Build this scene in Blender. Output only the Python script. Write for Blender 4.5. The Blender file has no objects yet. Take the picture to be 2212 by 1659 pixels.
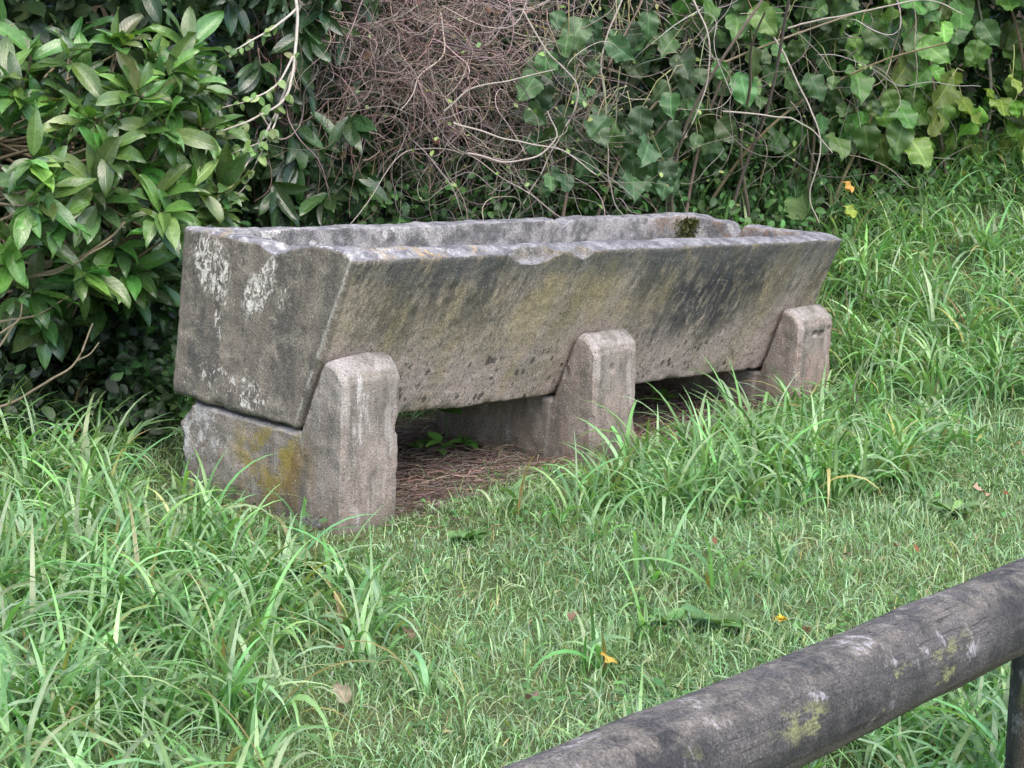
import bpy, bmesh, math, random
import numpy as np
from mathutils import Matrix, Vector

rng = np.random.default_rng(11)
random.seed(11)
SC = bpy.context.scene
COL = SC.collection

# ------------------------------------------------------------------ camera, sky, sun, exposure
F_PX, PITCH, ROLL, CAM_Z = 4500.0, .177, .035, 1.54        # focal length in units of a 2212-wide picture
_s, _c = math.sin(PITCH), math.cos(PITCH)
CR, CU, CF = np.array([1, 0, 0.]), np.array([0, _s, _c]), np.array([0, _c, -_s])
C0 = np.array([0, 0, CAM_Z])
cr = math.cos(ROLL) * CR + math.sin(ROLL) * CU
cu = math.cos(ROLL) * CU - math.sin(ROLL) * CR
cam = bpy.data.cameras.new('camera'); cam.sensor_width = 36; cam.lens = 36 * F_PX / 2212
cam.clip_end = 2000; cam.clip_start = .05
camo = bpy.data.objects.new('camera', cam); COL.objects.link(camo)
camo.matrix_world = Matrix(((cr[0], cu[0], -CF[0], 0), (cr[1], cu[1], -CF[1], 0), (cr[2], cu[2], -CF[2], CAM_Z), (0, 0, 0, 1)))
SC.camera = camo

SUN_EL, SUN_AZ = math.radians(58), math.radians(158)       # azimuth clockwise from +Y
world = bpy.data.worlds.new('World'); SC.world = world; world.use_nodes = True
wn = world.node_tree; sky = wn.nodes.new('ShaderNodeTexSky'); sky.sky_type = 'NISHITA'; sky.sun_disc = False
sky.sun_elevation = SUN_EL; sky.sun_rotation = SUN_AZ; sky.air_density = 1.0; sky.dust_density = 3.0
wn.links.new(sky.outputs[0], wn.nodes['Background'].inputs[0]); wn.nodes['Background'].inputs[1].default_value = .15
sun = bpy.data.lights.new('sun', 'SUN'); sun.energy = .9; sun.angle = math.radians(60); sun.color = (1, .95, .88)
suno = bpy.data.objects.new('sun', sun); COL.objects.link(suno)
sd = Vector((math.sin(SUN_AZ) * math.cos(SUN_EL), math.cos(SUN_AZ) * math.cos(SUN_EL), math.sin(SUN_EL)))
suno.rotation_euler = sd.to_track_quat('Z', 'Y').to_euler()
SC.view_settings.view_transform = 'Standard'; SC.view_settings.look = 'None'
SC.view_settings.exposure = 1.52; SC.view_settings.gamma = 1
SC.cycles.max_bounces = 6; SC.cycles.diffuse_bounces = 4; SC.cycles.transmission_bounces = 4; SC.cycles.transparent_max_bounces = 4

def ray(x, y): return CF + cr * ((x - 1106) / F_PX) - cu * ((y - 829.5) / F_PX)
def pix(x, y, Y):                                          # the point of the photo's (x, y) that lies Y metres ahead
    v = ray(x, y); return C0 + v * (Y / v[1])
def pixn(x, y, Y):
    x, y, Y = np.asarray(x, float), np.asarray(y, float), np.asarray(Y, float)
    v = CF[None] + cr[None] * ((x - 1106) / F_PX)[:, None] - cu[None] * ((y - 829.5) / F_PX)[:, None]
    return C0[None] + v * (Y / v[:, 1])[:, None]

# ------------------------------------------------------------------ helpers: noise, meshes, tags
def vnoise(P, scale=1., seed=0):                           # value noise in -1..1, P (n,3)
    p = np.asarray(P, float) * scale + 1000.; i = np.floor(p).astype(np.int64); f = p - i; f = f * f * (3 - 2 * f)
    def h(a, b, c):
        n = (a * 374761393 + b * 668265263 + c * 2147483647 + seed * 974711) & 0xffffffff
        n = ((n ^ (n >> 13)) * 1274126177) & 0xffffffff
        return ((n ^ (n >> 16)) & 0xffff) / 32767.5 - 1
    r = 0
    for a in (0, 1):
        for b in (0, 1):
            for c in (0, 1):
                w = (f[:, 0] if a else 1 - f[:, 0]) * (f[:, 1] if b else 1 - f[:, 1]) * (f[:, 2] if c else 1 - f[:, 2])
                r = r + w * h(i[:, 0] + a, i[:, 1] + b, i[:, 2] + c)
    return r
def fbm(P, scale, seed=0, oct=4, rough=.5):
    r, a, t = 0, 1., 0
    for k in range(oct): r = r + a * vnoise(P, scale * 2 ** k, seed + k); t += a; a *= rough
    return r / t
def sstep(a, b, x): t = np.clip((x - a) / (b - a), 0, 1); return t * t * (3 - 2 * t)

class MB:                                                  # collects pieces into one mesh
    def __init__(s): s.v, s.q, s.t, s.uv, s.n = [], [], [], [], 0
    def add(s, v, q, tint=None, uv=None):
        v = np.asarray(v, float).reshape(-1, 3); q = np.asarray(q, np.int64).reshape(-1, 4)
        s.v.append(v); s.q.append(q + s.n); s.n += len(v)
        s.t.append(np.broadcast_to(np.asarray(tint if tint is not None else (1, 1, 1), float), (len(v), 3)))
        s.uv.append(np.broadcast_to(np.asarray(uv if uv is not None else (0, 0), float), (len(v), 2)))
    def build(s, name, mat, parent=None, smooth=True):
        me = bpy.data.meshes.new(name)
        V = np.concatenate(s.v); Q = np.concatenate(s.q); T = np.concatenate(s.t); UV = np.concatenate(s.uv)
        me.vertices.add(len(V)); me.vertices.foreach_set('co', V.astype(np.float32).ravel())
        tri = Q[:, 2] == Q[:, 3]
        loops = np.concatenate([Q[~tri].ravel(), Q[tri][:, :3].ravel()])
        nq, nt = int((~tri).sum()), int(tri.sum())
        starts = np.concatenate([np.arange(nq) * 4, nq * 4 + np.arange(nt) * 3])
        me.loops.add(len(loops)); me.loops.foreach_set('vertex_index', loops.astype(np.int32))
        me.polygons.add(nq + nt); me.polygons.foreach_set('loop_start', starts.astype(np.int32))
        me.polygons.foreach_set('use_smooth', np.full(nq + nt, smooth))
        me.update(calc_edges=True)
        at = me.attributes.new('tint', 'FLOAT_COLOR', 'POINT')
        at.data.foreach_set('color', np.concatenate([T, np.ones((len(T), 1))], 1).astype(np.float32).ravel())
        ul = me.uv_layers.new(name='uv'); ul.data.foreach_set('uv', UV[loops].astype(np.float32).ravel())
        me.validate()
        return link(name, me, mat, parent)

def link(name, me, mat, parent=None):
    if mat is not None:
        me.materials.clear(); me.materials.append(mat)
    o = bpy.data.objects.new(name, me); COL.objects.link(o)
    if parent is not None: o.parent = parent
    return o
def tag(o, label=None, cat=None, group=None, kind=None):
    if label: o['label'] = label
    if cat: o['category'] = cat
    if group: o['group'] = group
    if kind: o['kind'] = kind
    return o
def thing(name, loc, label, cat, group=None, rot=0):
    o = bpy.data.objects.new(name, None); o.empty_display_size = .1; COL.objects.link(o); o.location = loc; o.rotation_euler = (0, 0, rot)
    return tag(o, label, cat, group)
def keep(o, root):                                          # geometry made in world space under a placed Empty
    bpy.context.view_layer.update()
    o.parent = root; o.matrix_parent_inverse = root.matrix_world.inverted(); return o

def nrm(v): return v / np.maximum(np.linalg.norm(v, axis=-1, keepdims=True), 1e-9)
def tubes(mb, P, R, S=5, tint=(1, 1, 1)):                   # P (M,K,3) centre lines, R (M,K) radii
    P = np.asarray(P, float); R = np.asarray(R, float); M, K, _ = P.shape
    Tn = nrm(np.gradient(P, axis=1)); ref = np.where(np.abs(Tn[..., 2:3]) > .9, np.array([1., 0, 0]), np.array([0, 0, 1.]))
    A = nrm(np.cross(Tn, ref)); B = np.cross(Tn, A)
    an = np.arange(S) * 2 * math.pi / S
    V = P[:, :, None] + R[:, :, None, None] * (A[:, :, None] * np.cos(an)[None, None, :, None] + B[:, :, None] * np.sin(an)[None, None, :, None])
    base = (np.arange(M) * K * S)[:, None, None]; k = (np.arange(K - 1) * S)[None, :, None]; j = np.arange(S)[None, None]; j2 = (j + 1) % S
    Q = np.stack([base + k + j, base + k + j2, base + k + S + j2, base + k + S + j], -1)
    t = np.asarray(tint, float)
    if t.ndim == 2: t = np.repeat(t, K * S, 0)
    mb.add(V, Q, t)
def scatter(mb, tv, tq, tuv, pos, X, Y, Z, scale, tint):    # copies of a template; X across, Y along, Z normal
    M, n = len(pos), len(tv); scale = np.asarray(scale, float)
    if scale.ndim == 1: scale = np.repeat(scale[:, None], 3, 1)
    L = tv[None] * scale[:, None, :]
    V = pos[:, None] + L[..., 0:1] * X[:, None] + L[..., 1:2] * Y[:, None] + L[..., 2:3] * Z[:, None]
    Q = tq[None] + (np.arange(M) * n)[:, None, None]
    mb.add(V, Q, np.repeat(tint, n, 0), np.tile(tuv, (M, 1)))
def grid_q(r, c):
    i = np.arange(r - 1)[:, None] * c + np.arange(c - 1)[None]
    return np.stack([i, i + 1, i + c + 1, i + c], -1).reshape(-1, 4)
def leaf_tpl(kind, seed=0):
    g = np.random.default_rng(seed)
    if kind == 'long':      # elongated glossy leaf with a folded midrib
        t = np.array([0, .08, .2, .36, .52, .68, .82, .93, 1]); w = .172 * np.sin(np.pi * np.clip(t, 0, 1) ** .95) ** .72 + .004; a = np.array([-1, -.5, 0, .5, 1])
        curl, fold, wav = g.uniform(.05, .3), g.uniform(.15, .5), .012
    elif kind == 'broad':   # wide ovate leaf with a toothed wavy rim
        t = np.array([0, .025, .07, .13, .19, .26, .33, .40, .47, .54, .61, .68, .75, .82, .88, .94, .98, 1]); w = .41 * np.sin(np.pi * t ** .66) ** .75 + .004
        w = w * (1 + .045 * np.where(np.arange(len(t)) % 2, 1, -1)); a = np.array([-1, -.6, -.3, 0, .3, .6, 1]); curl, fold, wav = g.uniform(.0, .4), g.uniform(-.08, .40), .085
    else:                   # small oval leaf
        t = np.array([0, .15, .4, .7, .9, 1]); w = .3 * np.sin(np.pi * t ** .85) ** .8 + .004; a = np.array([-1, 0, 1]); curl, fold, wav = g.uniform(.0, .3), g.uniform(.1, .4), .0
    tt, aa = np.meshgrid(t, a, indexing='ij'); ww = np.repeat(w[:, None], len(a), 1)
    z = -curl * tt ** 2 + fold * np.abs(aa) * ww + wav * np.sin(tt * 14 + aa * 2 + seed) * np.abs(aa) + g.uniform(-.1, .1) * aa * tt
    x = aa * ww + g.uniform(-.08, .08) * tt ** 2; y = tt * (1 - .15 * curl)
    if kind == 'broad': y = y - .1 * np.abs(aa) * (1 - tt) ** 3
    return np.stack([x, y, z], -1).reshape(-1, 3), grid_q(len(t), len(a)), np.stack([aa * .5 + .5, tt], -1).reshape(-1, 2)
TPL = {k: [leaf_tpl(k, s) for s in range(6)] for k in ('long', 'broad', 'small')}
def put_leaves(mb, kind, pos, along, up, size, tint):       # along = direction of the blade, up = rough normal
    Y = nrm(along); X = nrm(np.cross(Y, up)); Z = np.cross(X, Y); k = rng.integers(0, 6, len(pos))
    for i in range(6):
        m = k == i
        if m.any(): scatter(mb, *TPL[kind][i], pos[m], X[m], Y[m], Z[m], size[m], tint[m])
def rdir(n): return nrm(rng.normal(size=(n, 3)))
def jit(base, n, v=.25, hue=.1):                            # leaf-to-leaf colour differences
    b = np.asarray(base, float)[None] * np.exp(rng.normal(0, v, (n, 1))); b = b * np.exp(rng.normal(0, hue, (n, 3))); return np.clip(b, .003, .8)

# ------------------------------------------------------------------ materials
class NT:
    def __init__(s, name):
        s.m = bpy.data.materials.new(name); s.m.use_nodes = True; s.t = s.m.node_tree; s.t.nodes.clear()
        s.out = s.t.nodes.new('ShaderNodeOutputMaterial'); s._tc = None
    def n(s, ty, **kw):
        nd = s.t.nodes.new(ty)
        for k, v in kw.items(): setattr(nd, k, v)
        return nd
    def put(s, sock, v):
        if isinstance(v, bpy.types.NodeSocket): s.t.links.new(v, sock)
        elif v is not None:
            if sock.type == 'RGBA' and not np.isscalar(v): v = (*v[:3], 1)
            sock.default_value = v
    def tc(s, o='Object'):
        if s._tc is None: s._tc = s.n('ShaderNodeTexCoord')
        return s._tc.outputs[o]
    def attr(s, name='tint', o='Color'): return s.n('ShaderNodeAttribute', attribute_name=name).outputs[o]
    def mp(s, vec, scale=(1, 1, 1), loc=(0, 0, 0), rot=(0, 0, 0)):
        m = s.n('ShaderNodeMapping'); s.put(m.inputs[0], vec); m.inputs['Scale'].default_value = scale; m.inputs['Location'].default_value = loc; m.inputs['Rotation'].default_value = rot; return m.outputs[0]
    def noise(s, vec, scale, det=4, rough=.55, dist=0, o=0):
        k = s.n('ShaderNodeTexNoise'); s.put(k.inputs['Vector'], vec); k.inputs['Scale'].default_value = scale; k.inputs['Detail'].default_value = det; k.inputs['Roughness'].default_value = rough; k.inputs['Distortion'].default_value = dist; return k.outputs[o]
    def vor(s, vec, scale, feat='F1', o='Distance', rnd=1):
        k = s.n('ShaderNodeTexVoronoi', feature=feat); s.put(k.inputs['Vector'], vec); k.inputs['Scale'].default_value = scale; k.inputs['Randomness'].default_value = rnd; return k.outputs[o]
    def ma(s, op, a, b=None, c=None, clamp=False):
        k = s.n('ShaderNodeMath', operation=op, use_clamp=clamp); s.put(k.inputs[0], a); s.put(k.inputs[1], b)
        if c is not None: s.put(k.inputs[2], c)
        return k.outputs[0]
    def mr(s, v, a, b, c=0., d=1.):                          # smooth map range
        k = s.n('ShaderNodeMapRange', interpolation_type='SMOOTHSTEP'); s.put(k.inputs[0], v)
        for i, x in enumerate((a, b, c, d)): k.inputs[i + 1].default_value = x
        return k.outputs[0]
    def mul(s, *a):
        r = a[0]
        for x in a[1:]: r = s.ma('MULTIPLY', r, x)
        return r
    def mix(s, f, a, b, mode='MIX'):
        k = s.n('ShaderNodeMix', data_type='RGBA', blend_type=mode); s.put(k.inputs[0], f); s.put(k.inputs[6], a); s.put(k.inputs[7], b); return k.outputs[2]
    def sep(s, vec): k = s.n('ShaderNodeSeparateXYZ'); s.put(k.inputs[0], vec); return k.outputs
    def box(s, v, a, b, soft): return s.mul(s.mr(v, a - soft, a + soft), s.mr(v, b - soft, b + soft, 1., 0.))
    def bump(s, h, strength=.4, dist=.01, nrm_=None):
        k = s.n('ShaderNodeBump'); s.put(k.inputs['Height'], h); k.inputs['Strength'].default_value = strength; k.inputs['Distance'].default_value = dist
        if nrm_ is not None: s.put(k.inputs['Normal'], nrm_)
        return k.outputs[0]
    def bsdf(s, col, rough=.8, spec=.3, normal=None, **kw):
        b = s.n('ShaderNodeBsdfPrincipled'); s.put(b.inputs['Base Color'], col); s.put(b.inputs['Roughness'], rough); s.put(b.inputs['Specular IOR Level'], spec)
        if normal is not None: s.put(b.inputs['Normal'], normal)
        for k, v in kw.items(): s.put(b.inputs[k], v)
        return b.outputs[0]
    def fin(s, sh): s.t.links.new(sh, s.out.inputs[0]); return s.m

def leaf_mat(name, rough=.38, spec=.5, trans=.25, vein=.5, veins=9, spots=.0, tcol=(1.3, 1.5, .5)):
    N = NT(name); c = N.attr(); uv = N.sep(N.tc('UV')); ax = N.ma('ABSOLUTE', N.ma('SUBTRACT', uv[0], .5))
    mid = N.mr(ax, .015, .06, 1., 0.)
    side = N.ma('FRACT', N.ma('MULTIPLY', N.ma('SUBTRACT', uv[1], N.ma('MULTIPLY', ax, .55)), veins)); side = N.mr(N.ma('ABSOLUTE', N.ma('SUBTRACT', side, .5)), .0, .13, 1., 0.)
    vv = N.ma('MAXIMUM', mid, N.ma('MULTIPLY', side, .45))
    col = N.mix(N.ma('MULTIPLY', vv, vein), c, N.mix(1., c, (1.9, 1.8, 1.9), 'MULTIPLY'))
    big = N.noise(N.tc('Object'), 60, 3); col = N.mix(1., col, N.mix(big, (.75, .75, .75), (1.25, 1.25, 1.2)), 'MULTIPLY')
    if spots:
        sp = N.mr(N.noise(N.tc('Object'), 160, 2), .68, .74); col = N.mix(N.ma('MULTIPLY', sp, spots), col, (.3, .3, .12))
    nb = N.bump(N.ma('SUBTRACT', big, N.ma('MULTIPLY', vv, .6)), .35, .004)
    d = N.bsdf(col, N.mr(big, .3, .7, rough - .07, rough + .12), spec, nb)
    if trans:
        tr = N.n('ShaderNodeBsdfTranslucent'); N.put(tr.inputs[0], N.mix(1., col, tcol, 'MULTIPLY'))
        mx = N.n('ShaderNodeMixShader'); mx.inputs[0].default_value = trans; N.t.links.new(d, mx.inputs[1]); N.t.links.new(tr.outputs[0], mx.inputs[2]); d = mx.outputs[0]
    return N.fin(d)
def tint_mat(name, rough=.8, spec=.2, scale=200, var=.5):
    N = NT(name); c = N.attr(); z = N.noise(N.tc('Object'), scale, 3)
    return N.fin(N.bsdf(N.mix(1., c, N.mix(z, (1 - var,) * 3, (1 + var,) * 3), 'MULTIPLY'), rough, spec))

TL, TW, TFLN, TBLN, TH = 2.611, .53, .163, .006, .5
def trough_mat():
    N = NT('weathered_trough_concrete'); P = N.tc(); X, Y, Z = N.sep(P)
    geo = N.n('ShaderNodeNewGeometry'); nz = N.sep(geo.outputs['Normal'])[2]
    n1 = N.noise(P, 3.5, 6, .6); n2 = N.noise(P, 14, 5, .65); gr = N.noise(P, 170, 3, .7); gr2 = N.noise(P, 420, 2, .7)
    col = N.mix(N.mr(n1, .35, .65), (.335, .275, .205), (.235, .207, .168))
    col = N.mix(N.mr(n2, .4, .7), col, (.33, .275, .225))
    # sloping run-off streaks, darker towards the top of the front
    shear = N.n('ShaderNodeCombineXYZ'); N.put(shear.inputs[0], N.ma('SUBTRACT', X, N.ma('MULTIPLY', Z, .2))); N.put(shear.inputs[1], Y); N.put(shear.inputs[2], Z)
    st = N.noise(N.mp(shear.outputs[0], (6, 3, 1.8)), 1., 7, .68, .4); st2 = N.noise(N.mp(shear.outputs[0], (42, 12, 16)), 1., 5, .7)
    hi = N.mr(Z, .12, .46)
    ol = N.mul(N.mr(st, .42, .62), N.mr(Z, .05, .3), .6); col = N.mix(ol, col, (.170, .150, .085))
    dk = N.mul(N.mr(N.ma('ADD', N.ma('MULTIPLY', st, .5), N.ma('MULTIPLY', st2, .5)), .43, .57), hi, .95); col = N.mix(dk, col, (.068, .062, .058))
    yl = N.mul(N.mr(N.noise(N.mp(shear.outputs[0], (6, 3, 2), (3.3, 0, 1)), 1., 4), .5, .68), N.box(X, .1, 2.4, .2), .75); col = N.mix(yl, col, (.32, .26, .145))
    pk = N.mul(N.mr(N.noise(P, 5, 5, .65), .36, .55), N.mr(Z, .36, .10), .85); col = N.mix(pk, col, (.365, .295, .265))
    fk = N.mul(N.mr(N.noise(N.mp(shear.outputs[0], (1.6, 1, .8)), 62, 4, .7), .54, .63), N.mr(st, .34, .5), .75); col = N.mix(fk, col, (.085, .078, .070))
    # the black stain on the right part of the front
    sx = N.ma('ADD', N.ma('SUBTRACT', X, N.ma('MULTIPLY', Z, .55)), N.ma('MULTIPLY', N.ma('SUBTRACT', n2, .5), .5))
    stain = N.mul(N.box(sx, 1.42, 1.95, .16), N.box(N.ma('ADD', Z, N.ma('MULTIPLY', N.ma('SUBTRACT', st, .5), .35)), .16, .47, .08), N.mr(st2, .3, .55), .92)
    col = N.mix(stain, col, (.040, .040, .044))
    up2 = N.mul(N.mr(Z, .34, .48), N.mr(n2, .3, .55), N.mr(X, .0, .2), .75); col = N.mix(up2, col, (.10, .10, .10))
    # round dark lichen spots low on the front
    sv = N.vor(N.mp(P, (1.1, 1, .85)), 31); sc = N.sep(N.vor(N.mp(P, (1.1, 1, .85)), 31, o='Color'))[0]
    sp = N.mul(N.mr(N.ma('ADD', sv, N.ma('ADD', N.ma('MULTIPLY', N.ma('SUBTRACT', gr, .5), .5), N.ma('MULTIPLY', N.ma('SUBTRACT', n2, .45), .9))), .24, .38, 1., 0.), N.mr(sc, .3, .42), N.mr(N.ma('ADD', Z, N.ma('MULTIPLY', n1, .2)), .22, .36, 1., 0.), N.box(X, .1, 2.2, .1), .85)
    col = N.mix(sp, col, (.065, .052, .046))
    # end face: brown-grey, vertical stains
    endm = N.mr(X, .03, .012, 0., 1.)
    endm = N.mr(X, .012, .03, 1., 0.)
    es = N.noise(N.mp(P, (1, 14, 2)), 1., 5, .6); ec = N.mix(N.mr(es, .38, .62), (.175, .150, .120), (.085, .079, .071)); ec = N.mix(N.mr(n2, .45, .7), ec, (.24, .21, .165))
    col = N.mix(N.ma('MULTIPLY', endm, .9), col, ec)
    sl_ = N.ma('ADD', N.ma('ADD', Y, N.ma('MULTIPLY', Z, TFLN / TH)), N.ma('MULTIPLY', N.ma('SUBTRACT', n2, .5), .03))
    ln = N.mul(N.box(sl_, .012, .020, .004), endm, N.mr(n2, .4, .5), .6); col = N.mix(ln, col, (.42, .40, .36)); col = N.mix(N.mul(N.box(sl_, .022, .04, .008), endm, N.mr(n1, .45, .6), .7), col, (.07, .07, .068))
    # white mineral crusts on the end face
    wob = N.ma('MULTIPLY', N.ma('SUBTRACT', N.noise(P, 9, 3), .5), .12); web = N.noise(N.mp(P, (1, 1, .6)), 55, 5, .75, 1.2)
    def crust(y0, z0, ry, rz, tilt, thr):
        dy = N.ma('ADD', N.ma('SUBTRACT', Y, y0), N.ma('ADD', wob, N.ma('MULTIPLY', N.ma('SUBTRACT', Z, z0), tilt))); dz = N.ma('SUBTRACT', Z, z0)
        r = N.ma('ADD', N.ma('POWER', N.ma('DIVIDE', dy, ry), 2.), N.ma('POWER', N.ma('DIVIDE', dz, rz), 2.))
        return N.mul(N.mr(r, .55, 1.1, 1., 0.), N.mr(web, thr, thr + .07))
    cr_ = crust(.385, .40, .085, .10, -.35, .47)
    for a in ((.345, .30, .03, .12, .1, .52), (.185, .375, .045, .10, .5, .45), (.10, .36, .02, .04, 0, .5), (.22, .27, .05, .04, 0, .56), (.33, .08, .09, .05, -.9, .52), (.21, .06, .07, .05, -.5, .50), (.46, .05, .05, .05, 0, .58)):
        cr_ = N.ma('MAXIMUM', cr_, crust(*a))
    crm = N.mul(cr_, endm, .95); col = N.mix(crm, col, (.62, .58, .52))
    # weathered top edges: pale grey with white and orange lichen
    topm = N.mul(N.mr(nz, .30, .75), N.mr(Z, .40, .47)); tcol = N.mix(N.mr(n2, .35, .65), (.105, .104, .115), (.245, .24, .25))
    tcol = N.mix(N.mul(N.mr(N.noise(P, 24, 5, .7), .52, .62), N.mr(X, 1.3, .2, 0., 1.)), tcol, (.38, .37, .36))
    orx = N.ma('MAXIMUM', N.mul(N.box(X, .12, .62, .12), N.box(Y, -.17, -.04, .03)), N.mul(N.box(X, -.02, .2, .06), N.box(Y, .32, .5, .08)))
    orx = N.ma('MAXIMUM', orx, N.mul(N.box(X, 2.5, 2.65, .04), N.box(Y, -.06, .10, .04)))
    tcol = N.mix(N.mul(orx, N.mr(N.noise(P, 16, 4, .7), .53, .64), .75), tcol, (.36, .25, .10))
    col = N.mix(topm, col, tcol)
    # inside of the basin
    inn = N.mul(N.box(X, .05, 2.56, .01), N.mr(N.ma('ADD', Y, N.ma('MULTIPLY', Z, TFLN / TH)), .035, .05), N.mr(Y, .50, .48), N.mr(Z, .1, .12), N.mr(nz, .85, .5))
    ic = N.mix(N.mr(N.noise(P, 9, 6, .7), .40, .60), (.11, .107, .108), (.30, .29, .285)); ic = N.mix(N.mul(N.mr(N.noise(P, 7, 5, .75), .52, .60), N.mr(X, 1.3, .5, 0., 1.)), ic, (.55, .53, .50))
    ic = N.mix(N.mul(N.box(X, 2.25, 2.62, .06), N.mr(n2, .45, .6), .6), ic, (.20, .135, .09))
    col = N.mix(inn, col, ic)
    col = N.mix(1., col, N.mix(N.mr(gr, .25, .75), (.55, .55, .55), (1.5, 1.5, 1.5)), 'MULTIPLY')
    fl = N.mul(N.mr(N.vor(P, 95), .20, .32, 1., 0.), N.mr(N.sep(N.vor(P, 95, o='Color'))[1], .45, .55)); col = N.mix(N.mul(fl, N.mr(n2, .42, .62), .42), col, (.52, .5, .47))
    pit = N.mr(gr2, .62, .7); col = N.mix(N.ma('MULTIPLY', pit, .5), col, (.05, .047, .042))
    h = N.ma('ADD', N.ma('MULTIPLY', gr, .7), N.ma('ADD', N.ma('MULTIPLY', gr2, .3), N.ma('MULTIPLY', crm, .8)))
    return N.fin(N.bsdf(col, .88, .25, N.bump(h, .75, .006)))

def support_mat(name, lichen=False, red=.5):
    N = NT(name); P = N.tc(); X, Y, Z = N.sep(P); nz = N.sep(N.n('ShaderNodeNewGeometry').outputs['Normal'])[2]
    n1 = N.noise(P, 5, 5, .6); n2 = N.noise(N.mp(P, (20, 20, 4)), 1., 5, .65); gr = N.noise(P, 200, 3, .7)
    col = N.mix(N.mr(n1, .35, .65), (.305, .268, .235), (.225, .200, .175)); col = N.mix(N.mul(N.mr(N.ma('ADD', n2, N.ma('MULTIPLY', Z, -.35)), .42, .66), red), col, (.285, .175, .140))
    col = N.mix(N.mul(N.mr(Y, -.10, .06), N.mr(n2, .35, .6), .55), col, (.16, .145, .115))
    col = N.mix(N.mul(N.mr(n2, .52, .64), .5), col, (.42, .405, .385))
    if lichen:
        side = N.mr(X, .02, .04, 1., 0.)
        m = N.mul(side, N.box(N.ma('ADD', Y, N.ma('MULTIPLY', n1, .2)), .08, .33, .08), N.box(N.ma('ADD', Z, N.ma('MULTIPLY', n1, .15)), -.16, .06, .05), N.mr(N.noise(P, 14, 5, .7), .42, .58))
        col = N.mix(N.mul(m, .85), col, (.27, .205, .045))
        m2 = N.mul(side, N.box(Y, -.06, .10, .05), N.mr(Z, -.02, -.08), N.mr(N.noise(N.mp(P, (9, 9, 3)), 1., 4), .45, .6)); col = N.mix(N.mul(m2, .75), col, (.19, .125, .05))
        m3 = N.mul(side, N.box(Y, .3, .56, .06), N.mr(Z, -.22, -.1), N.mr(N.noise(P, 18, 5, .75), .48, .58)); col = N.mix(N.mul(m3, .8), col, (.5, .48, .46))
        m4 = N.mul(N.mr(Y, -.166, -.15, 1., 0.), N.box(X, .03, .13, .03), N.mr(N.noise(N.mp(P, (30, 30, 5)), 1., 4, .7), .52, .62)); col = N.mix(N.mul(m4, .7), col, (.55, .52, .5))
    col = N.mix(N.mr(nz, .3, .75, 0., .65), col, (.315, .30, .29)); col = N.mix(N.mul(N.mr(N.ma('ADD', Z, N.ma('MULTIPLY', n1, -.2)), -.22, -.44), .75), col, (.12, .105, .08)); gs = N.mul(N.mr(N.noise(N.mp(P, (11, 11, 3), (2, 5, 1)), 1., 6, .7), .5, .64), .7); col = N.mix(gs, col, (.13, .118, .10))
    fl = N.mr(N.vor(P, 95), .16, .26, 1., 0.); flc = N.sep(N.vor(P, 95, o='Color')); col = N.mix(N.mul(fl, N.mr(flc[1], .5, .7), N.mr(n1, .3, .6), .6), col, (.56, .53, .5))
    col = N.mix(N.mul(fl, N.mr(flc[0], .8, .82), .7), col, (.10, .06, .05))
    col = N.mix(1., col, N.mix(N.mr(gr, .25, .75), (.62,) * 3, (1.38,) * 3), 'MULTIPLY')
    h = N.ma('ADD', gr, N.ma('MULTIPLY', fl, .5))
    return N.fin(N.bsdf(col, .92, .2, N.bump(h, .8, .006)))

def wood_mat(shade_moss=1.):
    N = NT('weathered_grey_log'); P = N.tc(); X, Y, Z = N.sep(P)
    fib = N.noise(N.mp(P, (4, 60, 60)), 1., 5, .65); n1 = N.noise(P, 6, 5, .65); gr = N.noise(P, 230, 3, .7); n2 = N.noise(P, 22, 5, .7)
    col = N.mix(N.mr(n1, .35, .65), (.036, .035, .037), (.096, .090, .087)); col = N.mix(N.mr(fib, .5, .75, 0., .5), col, (.13, .115, .105))
    col = N.mix(N.mr(Z, -.015, -.05, 0., .75), col, (.155, .130, .105))
    top = N.mul(N.mr(Z, .04, .065), N.mr(n2, .4, .6), .75); col = N.mix(top, col, (.165, .148, .126))
    li = N.mul(N.mr(N.noise(N.mp(P, (9, 22, 22)), 1., 5, .7), .55, .62), N.mr(N.noise(P, 4.5, 2), .42, .52), N.mr(Z, .055, .02)); col = N.mix(N.mul(li, .7), col, (.25, .255, .115))
    wl = N.mul(N.mr(n2, .56, .66), N.mr(N.noise(P, 5, 2), .46, .56), .7); col = N.mix(wl, col, (.36, .34, .36))
    fl = N.mr(N.vor(P, 260), .2, .34, 1., 0.); col = N.mix(N.mul(fl, N.mr(n1, .35, .6), N.mr(N.sep(N.vor(P, 260, o='Color'))[0], .4, .7), .6), col, (.27, .25, .25))
    ck = N.mr(N.ma('ABSOLUTE', N.ma('SUBTRACT', N.noise(N.mp(P, (1.1, 38, 38)), 1., 3, .6), .5)), .0, .012, 1., 0.); col = N.mix(N.mul(ck, N.mr(n1, .4, .6), .8), col, (.018, .016, .016))
    col = N.mix(1., col, N.mix(N.mr(gr, .3, .7), (.6,) * 3, (1.4,) * 3), 'MULTIPLY')
    if shade_moss < 1: col = N.mix(1., col, (shade_moss, shade_moss, shade_moss * .9), 'MULTIPLY')  # darker copy for the posts: their shadow and dark moss put into the colour
    return N.fin(N.bsdf(col, .85, .25, N.bump(N.ma('ADD', gr, N.ma('MULTIPLY', fib, 1.2)), .6, .005)))

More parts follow.
